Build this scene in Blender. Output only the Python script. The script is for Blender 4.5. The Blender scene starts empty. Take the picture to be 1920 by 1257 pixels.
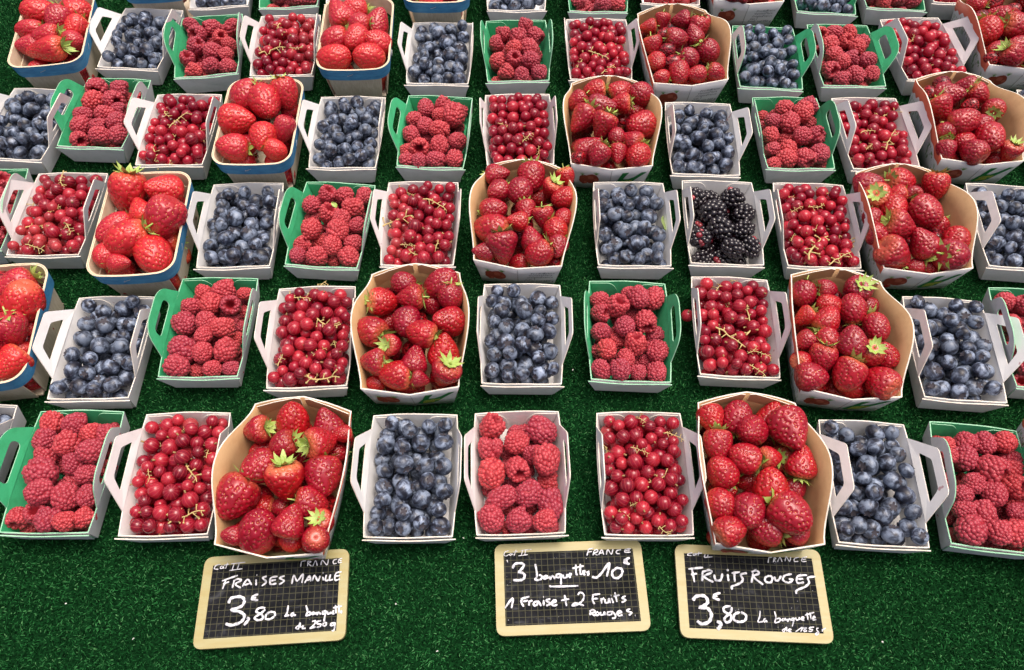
import bpy, math, random
import numpy as np
from mathutils import Vector, Matrix
random.seed(7); RNG = np.random.default_rng(7)
C = bpy.context.scene
COL = C.collection
# ------------------------------------------------------------------ camera
F_PX, PITCH, CAM_H = 1440.0, math.radians(59.1), 0.799
cam = bpy.data.cameras.new('camera'); cam.sensor_width = 36; cam.lens = 27; cam.clip_start = 0.02; cam.clip_end = 100
camo = bpy.data.objects.new('camera', cam); COL.objects.link(camo)
camo.location = (0, 0, CAM_H); camo.rotation_euler = (math.pi/2 - PITCH, 0, 0)
C.camera = camo
# ------------------------------------------------------------------ light
SUN_EL, SUN_AZ = math.radians(76), math.radians(50)      # azimuth from +Y (away from the camera) towards +X
w = bpy.data.worlds.new('World'); C.world = w; w.use_nodes = True
nt = w.node_tree; bg = nt.nodes['Background']
sky = nt.nodes.new('ShaderNodeTexSky'); sky.sky_type = 'NISHITA'; sky.sun_disc = False
sky.sun_elevation = SUN_EL; sky.sun_rotation = SUN_AZ; sky.dust_density = 10.0; sky.air_density = .55; sky.ozone_density = 0.0
nt.links.new(sky.outputs[0], bg.inputs[0]); bg.inputs[1].default_value = 0.15
sl = bpy.data.lights.new('sun', 'SUN'); sl.energy = .6; sl.angle = math.radians(34); sl.color = (1.0, .95, .88)
so = bpy.data.objects.new('sun', sl); COL.objects.link(so)
sd = Vector((math.sin(SUN_AZ)*math.cos(SUN_EL), math.cos(SUN_AZ)*math.cos(SUN_EL), math.sin(SUN_EL)))
so.rotation_euler = sd.to_track_quat('Z', 'Y').to_euler(); so.location = sd*3
C.view_settings.view_transform = 'Standard'; C.view_settings.look = 'None'
C.view_settings.exposure = 0.46; C.view_settings.gamma = 1.0
# ------------------------------------------------------------------ helpers
SP, CP = math.sin(PITCH), math.cos(PITCH)
RIGHT, UP, TOWARD = Vector((1,0,0)), Vector((0,SP,CP)), Vector((0,-CP,SP))
def ray(px, py):
    return RIGHT*((px-960)/F_PX) + UP*((628.5-py)/F_PX) - TOWARD
def unproject(px, py, z):
    d = ray(px, py); t = (z-CAM_H)/d.z
    return Vector((0,0,CAM_H)) + d*t
def depth_of(p):
    return -(Vector(p)-Vector((0,0,CAM_H))).dot(TOWARD)
def mesh(name, V, F, mats, fm=None, smooth=True, attr=None):
    m = bpy.data.meshes.new(name); m.from_pydata([tuple(v) for v in V], [], F); 
    for x in mats: m.materials.append(x)
    if fm is not None: m.polygons.foreach_set('material_index', np.array(fm, dtype=np.int32))
    m.polygons.foreach_set('use_smooth', np.full(len(m.polygons), smooth))
    if attr is not None:
        a = m.attributes.new('rnd', 'FLOAT', 'POINT'); a.data.foreach_set('value', np.array(attr, dtype=np.float32))
    m.update(); return m
def obj(name, m, parent=None, mat=None):
    o = bpy.data.objects.new(name, m); COL.objects.link(o)
    if parent: o.parent = parent
    if mat is not None: o.matrix_local = mat
    return o
def empty(name, mat):
    o = bpy.data.objects.new(name, None); o.empty_display_size = .02; COL.objects.link(o); o.matrix_world = mat; return o
def tag(o, label, cat, group=None):
    o['label'] = label; o['category'] = cat
    if group: o['group'] = group
    return o
class MB:
    def __init__(s): s.V=[]; s.F=[]; s.M=[]; s.A=[]
    def add(s, V, F, mi=0, a=0.0):
        n=len(s.V); s.V += [tuple(v) for v in V]; s.A += [a]*len(V)
        s.F += [tuple(i+n for i in f) for f in F]; s.M += [mi]*len(F) if isinstance(mi,int) else list(mi)
    def tube(s, pts, rad, n=6, up=None, flat=1.0, mi=0):
        P=[Vector(p) for p in pts]; V=[]; k=len(P)
        R = rad if isinstance(rad,(list,tuple)) else [rad]*k
        for i,p in enumerate(P):
            t=(P[min(i+1,k-1)]-P[max(i-1,0)]); t = t.normalized() if t.length>1e-9 else Vector((1,0,0))
            u = up if up is not None else (Vector((0,0,1)) if abs(t.z)<.9 else Vector((1,0,0)))
            a=t.cross(u); a = a.normalized() if a.length>1e-6 else Vector((1,0,0)); b=a.cross(t).normalized()
            for j in range(n):
                th=2*math.pi*j/n; V.append(p+a*(math.cos(th)*R[i])+b*(math.sin(th)*R[i]*flat))
        F=[(i*n+j,i*n+(j+1)%n,(i+1)*n+(j+1)%n,(i+1)*n+j) for i in range(k-1) for j in range(n)]
        F += [tuple(range(n-1,-1,-1)), tuple((k-1)*n+j for j in range(n))]
        s.add(V,F,mi)
    def box(s, c, d, mi=0):
        x,y,z=c; a,b,e=d[0]/2,d[1]/2,d[2]/2
        V=[(x+i*a,y+j*b,z+k*e) for i in(-1,1) for j in(-1,1) for k in(-1,1)]
        s.add(V,[(0,1,3,2),(4,6,7,5),(0,4,5,1),(2,3,7,6),(0,2,6,4),(1,5,7,3)],mi)
    def plate(s, outline, off, mi=0, mi_back=None, mi_edge=None):
        """thin slab: outline = list of Vectors, off = thickness Vector"""
        n=len(outline); V=[Vector(p) for p in outline]+[Vector(p)+off for p in outline]
        s.add(V,[tuple(range(n-1,-1,-1)),tuple(range(n,2*n))]+[(i,(i+1)%n,n+(i+1)%n,n+i) for i in range(n)],
              [mi if mi_back is None else mi_back, mi]+[mi if mi_edge is None else mi_edge]*n)
    def build(s, name, mats, smooth=False, attr=False):
        return mesh(name, s.V, s.F, mats, s.M, smooth, s.A if attr else None)
def catmull(pts, sub=5):
    P=[Vector(p) for p in pts]
    if len(P)<3: 
        return [P[0].lerp(P[-1],i/sub) for i in range(sub+1)] if len(P)==2 else P
    out=[]
    for i in range(len(P)-1):
        p0=P[max(i-1,0)];p1=P[i];p2=P[i+1];p3=P[min(i+2,len(P)-1)]
        for k in range(sub):
            t=k/sub; out.append(.5*((2*p1)+(p2-p0)*t+(2*p0-5*p1+4*p2-p3)*t*t+(3*p1-p0-3*p2+p3)*t**3))
    out.append(P[-1]); return out
ICO={}
def ico(level):
    if level in ICO: return ICO[level]
    t=(1+5**.5)/2
    V=[(-1,t,0),(1,t,0),(-1,-t,0),(1,-t,0),(0,-1,t),(0,1,t),(0,-1,-t),(0,1,-t),(t,0,-1),(t,0,1),(-t,0,-1),(-t,0,1)]
    V=[Vector(v).normalized() for v in V]
    F=[(0,11,5),(0,5,1),(0,1,7),(0,7,10),(0,10,11),(1,5,9),(5,11,4),(11,10,2),(10,7,6),(7,1,8),(3,9,4),(3,4,2),(3,2,6),(3,6,8),(3,8,9),(4,9,5),(2,4,11),(6,2,10),(8,6,7),(9,8,1)]
    for _ in range(level):
        cache={}; G=[]
        def mid(a,b):
            k=(min(a,b),max(a,b))
            if k not in cache: V.append(((V[a]+V[b])/2).normalized()); cache[k]=len(V)-1
            return cache[k]
        for a,b,c in F:
            x,y,z=mid(a,b),mid(b,c),mid(c,a); G+=[(a,x,z),(b,y,x),(c,z,y),(x,y,z)]
        F=G
    ICO[level]=(np.array([tuple(v) for v in V]),F); return ICO[level]
# ------------------------------------------------------------------ materials
class NM:
    def __init__(s,name):
        s.m=bpy.data.materials.new(name); s.m.use_nodes=True; s.t=s.m.node_tree; s.b=s.t.nodes['Principled BSDF']
    def n(s,ty,**kw):
        x=s.t.nodes.new(ty)
        for k,v in kw.items(): setattr(x,k,v)
        return x
    def l(s,a,b): s.t.links.new(a,b)
    def set(s,**kw):
        for k,v in kw.items():
            k=k.replace('_',' '); s.b.inputs[k].default_value = (*v,1) if isinstance(v,tuple) and len(v)==3 and k!='Subsurface Radius' else v
        return s
    def ramp(s,src,stops,interp='LINEAR'):
        r=s.n('ShaderNodeValToRGB'); r.color_ramp.interpolation=interp; e=r.color_ramp.elements
        while len(e)<len(stops): e.new(.5)
        for i,(p,c) in enumerate(stops): e[i].position=p; e[i].color=(*c,1)
        s.l(src,r.inputs[0]); return r.outputs[0]
    def mix(s,fac,a,b,bt='MIX'):
        x=s.n('ShaderNodeMix',data_type='RGBA',blend_type=bt)
        for v,i in ((fac,0),(a,6),(b,7)):
            if isinstance(v,bpy.types.NodeSocket): s.l(v,x.inputs[i])
            else: x.inputs[i].default_value = v if i==0 else (*v,1)
        return x.outputs[2]
    def math(s,op,a,b=0.0,c=0.0,clamp=False):
        x=s.n('ShaderNodeMath',operation=op,use_clamp=clamp)
        for i,v in enumerate((a,b,c)):
            if isinstance(v,bpy.types.NodeSocket): s.l(v,x.inputs[i])
            else: x.inputs[i].default_value=v
        return x.outputs[0]
    def noise(s,scale,detail=3,rough=.5,vec=None,dist=0.0):
        x=s.n('ShaderNodeTexNoise'); x.inputs['Scale'].default_value=scale; x.inputs['Detail'].default_value=detail
        x.inputs['Roughness'].default_value=rough; x.inputs['Distortion'].default_value=dist
        if vec is not None: s.l(vec,x.inputs['Vector'])
        return x.outputs['Fac']
    def coord(s,which='Object'):
        return s.n('ShaderNodeTexCoord').outputs[which]
    def rnd(s):
        """per-object random plus the stored per-piece value"""
        a=s.n('ShaderNodeAttribute',attribute_name='rnd'); o=s.n('ShaderNodeObjectInfo')
        return s.math('FRACT', s.math('ADD', a.outputs['Fac'], o.outputs['Random']))
    def offset_coord(s,which='Object'):
        r=s.rnd(); c=s.n('ShaderNodeVectorMath',operation='ADD'); k=s.n('ShaderNodeCombineXYZ')
        for i,f in enumerate((31.,17.,43.)): s.l(s.math('MULTIPLY',r,f),k.inputs[i])
        s.l(s.coord(which),c.inputs[0]); s.l(k.outputs[0],c.inputs[1]); return c.outputs[0]
    def bump(s,h,strength=.3,dist=.001):
        x=s.n('ShaderNodeBump'); x.inputs['Strength'].default_value=strength; x.inputs['Distance'].default_value=dist
        s.l(h,x.inputs['Height']); s.l(x.outputs[0],s.b.inputs['Normal']); return s
    def color(s,sock): s.l(sock,s.b.inputs['Base Color']); return s
def card(name, base, edge_dirt, rough=.6, grain=1400, bump=.12, stain=None):
    k=NM(name); c=k.offset_coord()
    f=k.noise(70,5,.6,c); col=k.ramp(f,[(.3,edge_dirt),(.55,base)])
    fine=k.noise(grain,2,.6,c); col=k.mix(k.math('MULTIPLY',fine,.16),col,tuple(x*.72 for x in base))
    if stain:
        s=k.noise(85,2,.5,c); col=k.mix(k.ramp(s,[(.735,(0,0,0)),(.77,(.6,.6,.6))]),col,stain)
    k.color(col).set(Roughness=rough); k.bump(fine,bump,.0004); return k.m
M={}
M['white']=card('white_card',(.86,.86,.85),(.79,.79,.78),stain=(.34,.03,.06))
M['white_out']=card('white_card_outside',(.82,.82,.82),(.73,.74,.73),.55)
M['edge']=card('cut_card_edge',(.78,.74,.66),(.62,.56,.46),.8,2200,.4)
M['green_card']=card('green_card',(.045,.47,.20),(.030,.36,.14),.75,1600,.5)
M['green_edge']=card('green_cut_edge',(.34,.62,.42),(.20,.50,.30),.8,2200,.5)
M['kraft']=card('kraft_card',(.52,.325,.16),(.45,.27,.125),.6,1500,.2)
M['veneer_in']=card('veneer_inside',(.72,.60,.43),(.60,.48,.31),.6)
def veneer():
    k=NM('wood_veneer'); c=k.n('ShaderNodeMapping'); k.l(k.offset_coord(),c.inputs[0]); c.inputs['Scale'].default_value=(1,1,.06)
    f=k.noise(420,4,.6,c.outputs[0]); col=k.ramp(f,[(.3,(.60,.52,.37)),(.7,(.76,.69,.54))]); k.color(col).set(Roughness=.6); k.bump(f,.2,.0004); return k.m
M['veneer']=veneer()
def bluem():
    k=NM('blue_band_veneer'); c=k.n('ShaderNodeMapping'); k.l(k.offset_coord(),c.inputs[0]); c.inputs['Scale'].default_value=(.35,.35,1.6)
    f=k.noise(160,6,.72,c.outputs[0]); g=k.noise(40,3,.6,k.offset_coord())
    col=k.ramp(f,[(.30,(.018,.11,.29)),(.50,(.045,.235,.46)),(.72,(.10,.36,.58))]); col=k.mix(k.math('MULTIPLY',g,.35),col,(.09,.38,.60))
    k.color(col).set(Roughness=.55); k.bump(f,.15,.0003); return k.m
M['blue']=bluem()
k=NM('staple_wire').set(Base_Color=(.62,.62,.60),Metallic=1.0,Roughness=.3); M['staple']=k.m
def kraft_out():
    k=NM('printed_white_card'); uv=k.n('ShaderNodeUVMap'); s=k.n('ShaderNodeSeparateXYZ'); k.l(uv.outputs[0],s.inputs[0])
    u,v=s.outputs[0],s.outputs[1]                      # u: 1..2 on the long sides, v: metres below the rim
    white=(.76,.765,.76)
    side=k.math('MULTIPLY',k.math('GREATER_THAN',u,1.0),k.math('LESS_THAN',u,2.0))
    wav=k.math('MULTIPLY',k.math('SINE',k.math('MULTIPLY',u,44.0)),.0022)
    lim=k.math('ADD',.017,wav)
    band=k.math('MULTIPLY',k.math('LESS_THAN',v,lim),side)
    n=k.noise(420,3,.7,k.coord()); sp=k.n('ShaderNodeSeparateXYZ'); k.l(k.coord(),sp.inputs[0])
    mp=k.n('ShaderNodeMapping'); mp.inputs['Scale'].default_value=(1,1.6,.35); k.l(k.coord(),mp.inputs[0])
    gr=k.noise(190,4,.7,mp.outputs[0])
    gmask=k.math('MULTIPLY',k.math('MULTIPLY',k.math('GREATER_THAN',gr,.56),k.math('GREATER_THAN',v,.022)),k.math('MULTIPLY',k.math('LESS_THAN',v,.046),side))
    col=k.mix(gmask,white,(.12,.27,.05)); col=k.mix(band,col,(.55,.085,.03)); col=k.mix(k.math('MULTIPLY',n,.12),col,(.5,.5,.48))
    k.color(col).set(Roughness=.42); return k.m
M['kraft_out']=kraft_out()
def straw(name,a,b,tint,heap=False):
    k=NM(name); r=k.rnd(); c=k.offset_coord(); f=k.noise(3.2,3,.55,c)
    col=k.mix(k.ramp(f,[(.35,(0,0,0)),(.68,(1,1,1))]),a,b)
    s=k.n('ShaderNodeSeparateXYZ'); k.l(k.coord(),s.inputs[0])
    top=k.math('MULTIPLY',k.ramp(s.outputs[2],[(.36,(0,0,0)),(.50,(1,1,1))]),k.math('MULTIPLY',r,.75)); col=col if heap else k.mix(top,col,tint)
    h=k.n('ShaderNodeHueSaturation'); k.l(col,h.inputs['Color']); k.l(k.math('ADD',.80,k.math('MULTIPLY',r,.42)),h.inputs['Value']); k.l(k.math('ADD',.495,k.math('MULTIPLY',r,.008)),h.inputs['Hue'])
    k.color(h.outputs[0]).set(Roughness=.30,Specular_IOR_Level=.32,Subsurface_Weight=.08,Subsurface_Radius=(1.0,.25,.15),Subsurface_Scale=.05,Coat_Weight=.5,Coat_Roughness=.10)
    if heap:
        v=k.n('ShaderNodeTexVoronoi'); v.inputs['Scale'].default_value=5.0; k.l(k.coord(),v.inputs['Vector']); k.bump(k.ramp(v.outputs['Distance'],[(0,(0,0,0)),(.55,(1,1,1))]),.9,.12)
    else: k.bump(k.noise(26,3,.6,c),.12,.02)
    return k.m
M['straw']=straw('strawberry_flesh',(.36,.006,.016),(.24,.004,.011),(.62,.17,.08))
M['straw_big']=straw('long_strawberry_flesh',(.50,.018,.026),(.38,.010,.018),(.66,.13,.06))
M['straw_heap']=straw('heaped_strawberry_flesh',(.34,.006,.015),(.22,.004,.011),(.5,.1,.05),True)
k=NM('strawberry_seed'); k.color(k.ramp(k.rnd(),[(0,(.70,.42,.10)),(1,(.50,.20,.05))])).set(Roughness=.35); M['seed']=k.m
def leafm():
    k=NM('calyx_green'); f=k.noise(5,3,.6,k.offset_coord()); r=k.rnd()
    col=k.ramp(f,[(.3,(.24,.35,.05)),(.7,(.48,.57,.19))]); col=k.mix(k.math('MULTIPLY',r,.4),col,(.32,.46,.06)); k.color(col).set(Roughness=.5,Subsurface_Weight=.1,Subsurface_Scale=.05); return k.m
M['leaf']=leafm()
def rasp():
    k=NM('raspberry_flesh'); r=k.n('ShaderNodeAttribute',attribute_name='rnd').outputs['Fac']; o=k.n('ShaderNodeObjectInfo').outputs['Random']
    col=k.ramp(r,[(0,(.38,.019,.033)),(1,(.54,.052,.072))]); h=k.n('ShaderNodeHueSaturation'); k.l(col,h.inputs['Color'])
    k.l(k.math('ADD',.72,k.math('MULTIPLY',o,.32)),h.inputs['Value']); k.l(k.math('ADD',.494,k.math('MULTIPLY',o,.010)),h.inputs['Hue'])
    k.color(h.outputs[0]).set(Roughness=.45,Sheen_Weight=.24,Sheen_Roughness=.35,Sheen_Tint=(1,.72,.74),Subsurface_Weight=.12,Subsurface_Radius=(1.0,.2,.2),Subsurface_Scale=.05); return k.m
M['rasp']=rasp()
k=NM('raspberry_hollow').set(Base_Color=(.30,.010,.022),Roughness=.6); M['hollow']=k.m
def black():
    k=NM('blackberry_flesh'); r=k.n('ShaderNodeAttribute',attribute_name='rnd').outputs['Fac']
    k.color(k.ramp(r,[(0,(.006,.004,.007)),(.84,(.012,.006,.010)),(.88,(.22,.012,.022)),(1,(.38,.05,.06))])).set(Roughness=.16,Coat_Weight=.4,Coat_Roughness=.06); return k.m
M['black']=black()
def blue_b():
    k=NM('blueberry_skin'); c=k.offset_coord(); r=k.rnd()
    f=k.noise(2.0,6,.62,c,.6); th=k.math('SUBTRACT',f,k.math('MULTIPLY',r,.10))
    col=k.ramp(th,[(.35,(.008,.009,.017)),(.44,(.050,.066,.106)),(.555,(.215,.275,.385))])
    sc=k.noise(9,3,.7,c,1.0); col=k.mix(k.ramp(sc,[(.58,(0,0,0)),(.72,(.8,.8,.8))]),col,(.016,.018,.034))
    h=k.n('ShaderNodeHueSaturation'); k.l(col,h.inputs['Color']); k.l(k.math('ADD',.62,k.math('MULTIPLY',r,.75)),h.inputs['Value']); h.inputs['Saturation'].default_value=.92
    k.color(h.outputs[0]).set(Roughness=.42); return k.m
M['blueb']=blue_b()
k=NM('blueberry_crown').set(Base_Color=(.045,.040,.05),Roughness=.8); M['crown']=k.m
def curr():
    k=NM('currant_skin'); r=k.rnd(); s=k.n('ShaderNodeSeparateXYZ'); k.l(k.coord(),s.inputs[0])
    ang=k.math('ARCTAN2',s.outputs[1],s.outputs[0]); st=k.math('POWER',k.math('ABSOLUTE',k.math('SINE',k.math('MULTIPLY',ang,6.0))),18.0)
    col=k.ramp(r,[(0,(.15,.003,.014)),(.55,(.30,.007,.023)),(1,(.46,.018,.034))]); col=k.mix(k.math('MULTIPLY',st,.36),col,(.62,.10,.09))
    k.color(col).set(Roughness=.13,Subsurface_Weight=.22,Subsurface_Radius=(1.0,.12,.10),Subsurface_Scale=.25,Coat_Weight=.25,Coat_Roughness=.05,IOR=1.4); return k.m
M['curr']=curr()
k=NM('dried_flower_tail').set(Base_Color=(.30,.19,.08),Roughness=.85); M['tail']=k.m
k=NM('currant_stem'); k.color(k.ramp(k.noise(90,2,.5,k.offset_coord()),[(.3,(.42,.30,.10)),(.7,(.66,.54,.24))])).set(Roughness=.55); M['stem']=k.m
def turf():
    k=NM('turf_blade'); r=k.n('ShaderNodeAttribute',attribute_name='rnd').outputs['Fac']; big=k.noise(14,4,.6,k.coord())
    col=k.ramp(r,[(0,(.0010,.010,.0028)),(.42,(.004,.036,.009)),(.76,(.016,.108,.028)),(.95,(.042,.18,.056)),(1,(.10,.26,.10))])
    col=k.mix(k.math('MULTIPLY',k.ramp(big,[(.38,(0,0,0)),(.68,(1,1,1))]),.45),col,(.003,.024,.006)); k.color(col).set(Roughness=.9,Specular_IOR_Level=.02); return k.m
M['turf']=turf()
k=NM('turf_backing'); k.color(k.ramp(k.noise(300,3,.6,k.coord()),[(.35,(.0015,.009,.003)),(.65,(.005,.038,.010))])).set(Roughness=.95,Specular_IOR_Level=.02); M['turfbase']=k.m
def slate():
    k=NM('slate_board'); c=k.coord(); s=k.n('ShaderNodeSeparateXYZ'); k.l(c,s.inputs[0])
    def grid(v,p): 
        f=k.math('FRACT',k.math('DIVIDE',v,p)); return k.math('LESS_THAN',k.math('ABSOLUTE',k.math('SUBTRACT',f,.5)),.045)
    g=k.math('MAXIMUM',grid(s.outputs[0],.0062),grid(s.outputs[1],.0062))
    o=k.offset_coord(); sm=k.noise(38,5,.65,o,.8); mp=k.n('ShaderNodeMapping'); mp.inputs['Scale'].default_value=(.5,2.2,1); mp.inputs['Rotation'].default_value=(0,0,.35); k.l(o,mp.inputs[0])
    st=k.noise(70,5,.7,mp.outputs[0])
    col=k.ramp(sm,[(.38,(.004,.0045,.006)),(.58,(.013,.014,.017)),(.80,(.07,.075,.083))])
    col=k.mix(k.ramp(st,[(.60,(0,0,0)),(.80,(.45,.45,.45))]),col,(.16,.17,.19)); col=k.mix(k.math('MULTIPLY',g,.55),col,(.12,.12,.07))
    sp=k.noise(520,2,.5,o); col=k.mix(k.ramp(sp,[(.74,(0,0,0)),(.78,(.7,.7,.7))]),col,(.55,.56,.6))
    k.color(col).set(Roughness=.7,Specular_IOR_Level=.08); return k.m
M['slate']=slate()
def slatef():
    k=NM('slate_border_print'); o=k.offset_coord(); mp=k.n('ShaderNodeMapping'); mp.inputs['Scale'].default_value=(.25,1.4,1); k.l(o,mp.inputs[0])
    col=k.ramp(k.noise(130,4,.6,mp.outputs[0]),[(.3,(.35,.28,.085)),(.55,(.37,.325,.135)),(.75,(.38,.365,.19))]); col=k.mix(k.math('MULTIPLY',k.noise(24,3,.6,o),.5),col,(.37,.35,.21)); k.color(col).set(Roughness=.45); return k.m
M['slatef']=slatef()
k=NM('chalk_paint'); k.color(k.ramp(k.noise(240,3,.6,k.coord()),[(.32,(.30,.32,.36)),(.52,(.74,.74,.78))])).set(Roughness=.8); M['chalk']=k.m
def flat(name,c,r=.5):
    k=NM(name); f=k.noise(260,3,.6,k.coord()); k.color(k.mix(k.math('MULTIPLY',f,.5),c,tuple(x*.55 for x in c))).set(Roughness=r); return k.m
M['p_straw']=flat('printed_strawberry_red',(.32,.055,.030)); M['p_straw2']=flat('printed_strawberry_light',(.48,.13,.08))
M['p_green']=flat('printed_green',(.012,.20,.045)); M['p_leaf']=flat('printed_leaf_green',(.12,.34,.05)); M['p_yel']=flat('printed_yellow',(.42,.46,.06)); M['p_grey']=flat('printed_grey_text',(.16,.16,.17)); M['p_seam']=flat('seam_shadow_card',(.42,.40,.38))
M['lint']=flat('white_thread_fibre',(.80,.80,.76)); M['leafg']=flat('dry_leaf',(.30,.40,.14))
M['stain']=flat('berry_juice_stain',(.30,.010,.03))
# ------------------------------------------------------------------ the containers: position of the rim in the photograph
# rank 1 is the nearest. kind, rim back middle px, rim front middle px, options
T = [
 (1,'B',(-45,760),(-135,985),{}), (1,'RG',(153,777),(84,993),{'m':'R1a'}), (1,'C',(353,779),(306,1000),{}),
 (1,'SK',(568,765),(503,1029),{'m':'S1a'}), (1,'B',(779,779),(765,1007),{}), (1,'RW',(969,774),(977,1001),{'m':'R1b'}),
 (1,'C',(1197,776),(1217,1002),{'lean':(-4,16)}), (1,'SK',(1400,756),(1444,1020),{'m':'S1b'}), (1,'B',(1615,794),(1657,1020),{'lean':(-27,22)}),
 (1,'RG',(1824,799),(1870,1030),{'m':'R1c','lean':(0,10)}), (1,'SK',(2026,790),(2090,1050),{}),
 (2,'SW',(10,500),(-50,722),{'m':'W2'}), (2,'B',(220,559),(165,746),{'lean':(20,4)}), (2,'RG',(413,524),(371,705),{'m':'R2a'}), (2,'C',(595,541),(575,724),{}),
 (2,'SK',(780,507),(768,735),{'m':'S2a'}), (2,'B',(979,534),(978,720),{'lean':(5,16)}), (2,'RG',(1176,530),(1183,714),{'m':'R2b','lean':(12,10)}),
 (2,'C',(1367,520),(1388,708),{'lean':(0,10)}), (2,'SK',(1567,522),(1597,736),{'m':'S2b'}), (2,'B',(1765,561),(1811,750),{'lean':(-10,30)}), (2,'RG',(1925,541),(1985,735),{}),
 (3,'RG',(-10,313),(-70,480),{}), (3,'C',(137,327),(80,477),{}), (3,'SW',(285,325),(240,515),{'m':'W3'}), (3,'B',(466,346),(437,499),{}),
 (3,'RG',(639,346),(602,498),{'m':'R3'}), (3,'C',(794,344),(782,496),{}), (3,'SK',(990,313),(970,497),{'m':'S3a','p':'text'}),
 (3,'B',(1178,344),(1190,497),{'lean':(-6,12)}), (3,'BB',(1344,341),(1364,495),{'lean':(-6,14)}), (3,'C',(1515,346),(1546,500),{}), (3,'SK',(1680,324),(1741,503),{'m':'S3b'}), (3,'B',(1877,347),(1925,505),{'lean':(-20,20)}),
 (4,'B',(85,169),(16,297),{}), (4,'RG',(224,150),(168,274),{'m':'R4a'}), (4,'C',(356,177),(316,310),{'lean':(20,8)}), (4,'SW',(500,158),(470,297),{'m':'W4'}),
 (4,'B',(663,181),(641,316),{'lean':(20,4)}), (4,'RG',(826,181),(806,314),{'m':'R4b','lean':(22,4)}), (4,'C',(970,179),(976,308),{}), (4,'SK',(1141,158),(1147,309),{'m':'S4a'}),
 (4,'B',(1308,195),(1324,326),{'lean':(-8,20)}), (4,'RG',(1470,182),(1503,318),{'m':'R4c'}), (4,'C',(1620,187),(1662,314),{'lean':(-8,20)}), (4,'SK',(1787,150),(1843,300),{'m':'S4b'}), (4,'B',(1965,166),(2020,310),{}),
 (5,'SW',(115,-12),(80,125),{'m':'W5a'}), (5,'B',(288,21),(240,124),{'lean':(25,8)}), (5,'RG',(398,34),(386,138),{}), (5,'C',(545,33),(527,137),{}), (5,'SW',(675,-3),(660,130),{'m':'W5b'}),
 (5,'B',(831,46),(820,154),{'lean':(18,2)}), (5,'RG',(967,38),(972,153),{}), (5,'C',(1118,39),(1127,146),{'lean':(8,14)}), (5,'SK',(1260,25),(1295,150),{'m':'S5a','p':'text'}),
 (5,'BG',(1430,53),(1446,163),{'lean':(-12,22)}), (5,'RG',(1570,50),(1602,158),{'lean':(0,28)}), (5,'C',(1708,42),(1756,140),{'lean':(-5,26)}), (5,'SK',(1860,-5),(1925,122),{'m':'S5b','p':'text'}),
 (6,'SW',(310,-125),(285,-20),{}), (6,'B',(425,-85),(410,14),{}), (6,'RG',(552,-85),(540,14),{}), (6,'C',(678,-92),(665,5),{}), (6,'SW',(825,-110),(817,0),{}), (6,'B',(968,-80),(968,20),{}),
 (6,'RG',(1118,-78),(1122,23),{}), (6,'C',(1250,-90),(1258,8),{}), (6,'SK',(1385,-115),(1405,6),{'m':'S6','p':'text'}), (6,'BG',(1533,-75),(1550,25),{}), (6,'RG',(1655,-80),(1680,16),{}), (6,'C',(1775,-88),(1805,5),{}),
]
RIMZ={'SK':.055,'SW':.067}
FRUIT={'B':'blueberry','BG':'blueberry','RG':'raspberry','RW':'raspberry','C':'red currant','BB':'blackberry','SK':'strawberry','SW':'strawberry'}
BOX={'B':'white card tray','BG':'green lined card tray','RG':'green lined card tray','RW':'plain white card tray','C':'white card tray','BB':'white card tray','SK':'kraft lined card box','SW':'wooden basket with blue band'}
RANK=['','front','second','third','fourth','fifth','back']
ORD=['first','second','third','fourth','fifth','sixth','seventh','eighth','ninth','tenth','eleventh','twelfth','thirteenth','fourteenth','fifteenth','sixteenth']
PLUR={'blueberry':'blueberries','raspberry':'raspberries','red currant':'red currants','blackberry':'blackberries','strawberry':'strawberries'}
# ------------------------------------------------------------------ setting: turf mat
g=obj('turf_mat', mesh('turf_mat',[(-6,-2,0),(6,-2,0),(6,6,0),(-6,6,0)],[(0,1,2,3)],[M['turfbase']])); g['kind']='structure'
# ------------------------------------------------------------------ container meshes
W_B,W_F,L_W,H_W=.0915,.0895,.134,.033
Z0=.003
def resample_loop(corners, counts, bulge):
    """closed loop from corner points, each edge split and bulged outward by bulge[i](t)"""
    out=[]
    n=len(corners)
    for i in range(n):
        a,b=Vector(corners[i]),Vector(corners[(i+1)%n]); e=b-a; nrm=Vector((e.y,-e.x,0)).normalized()
        for k in range(counts[i]):
            t=k/counts[i]; h=bulge[i](t); out.append(a+e*t+nrm*h[0]+Vector((0,0,h[1])))
    return out
def shell(mb, base, rim, t, uv=None, levels=(0,.5,1)):
    """open-topped container wall with floor; materials 0 outside, 1 inside, 2 rim edge"""
    n=len(base)
    def inner(loop):
        out=[]
        for i in range(n):
            a,b,c=loop[i-1],loop[i],loop[(i+1)%n]
            n1=Vector((b.y-a.y,-(b.x-a.x),0)).normalized(); n2=Vector((c.y-b.y,-(c.x-b.x),0)).normalized()
            m=(n1+n2); m=m.normalized() if m.length>1e-6 else n1
            out.append(b-m*(t/max(.5,m.dot(n1))))
        return out
    ib,ir=inner(base),inner(rim)
    rows=[[base[i].lerp(rim[i],l) for i in range(n)] for l in levels]+[[ir[i].lerp(ib[i]+Vector((0,0,t)),1-l) for i in range(n)] for l in reversed(levels)]
    V=[v for r in rows for v in r]; F=[];Mi=[]
    k=len(levels)
    for r in range(len(rows)-1):
        mi=0 if r<k-1 else (2 if r==k-1 else 1)
        for i in range(n):
            F.append((r*n+i,r*n+(i+1)%n,(r+1)*n+(i+1)%n,(r+1)*n+i)); Mi.append(mi)
    F.append(tuple(range(n-1,-1,-1))); Mi.append(0); q=(len(rows)-1)*n; F.append(tuple(q+i for i in range(n))); Mi.append(1)
    mb.add(V,F,Mi); return n,k
Z=lambda t:(0,0)
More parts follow.
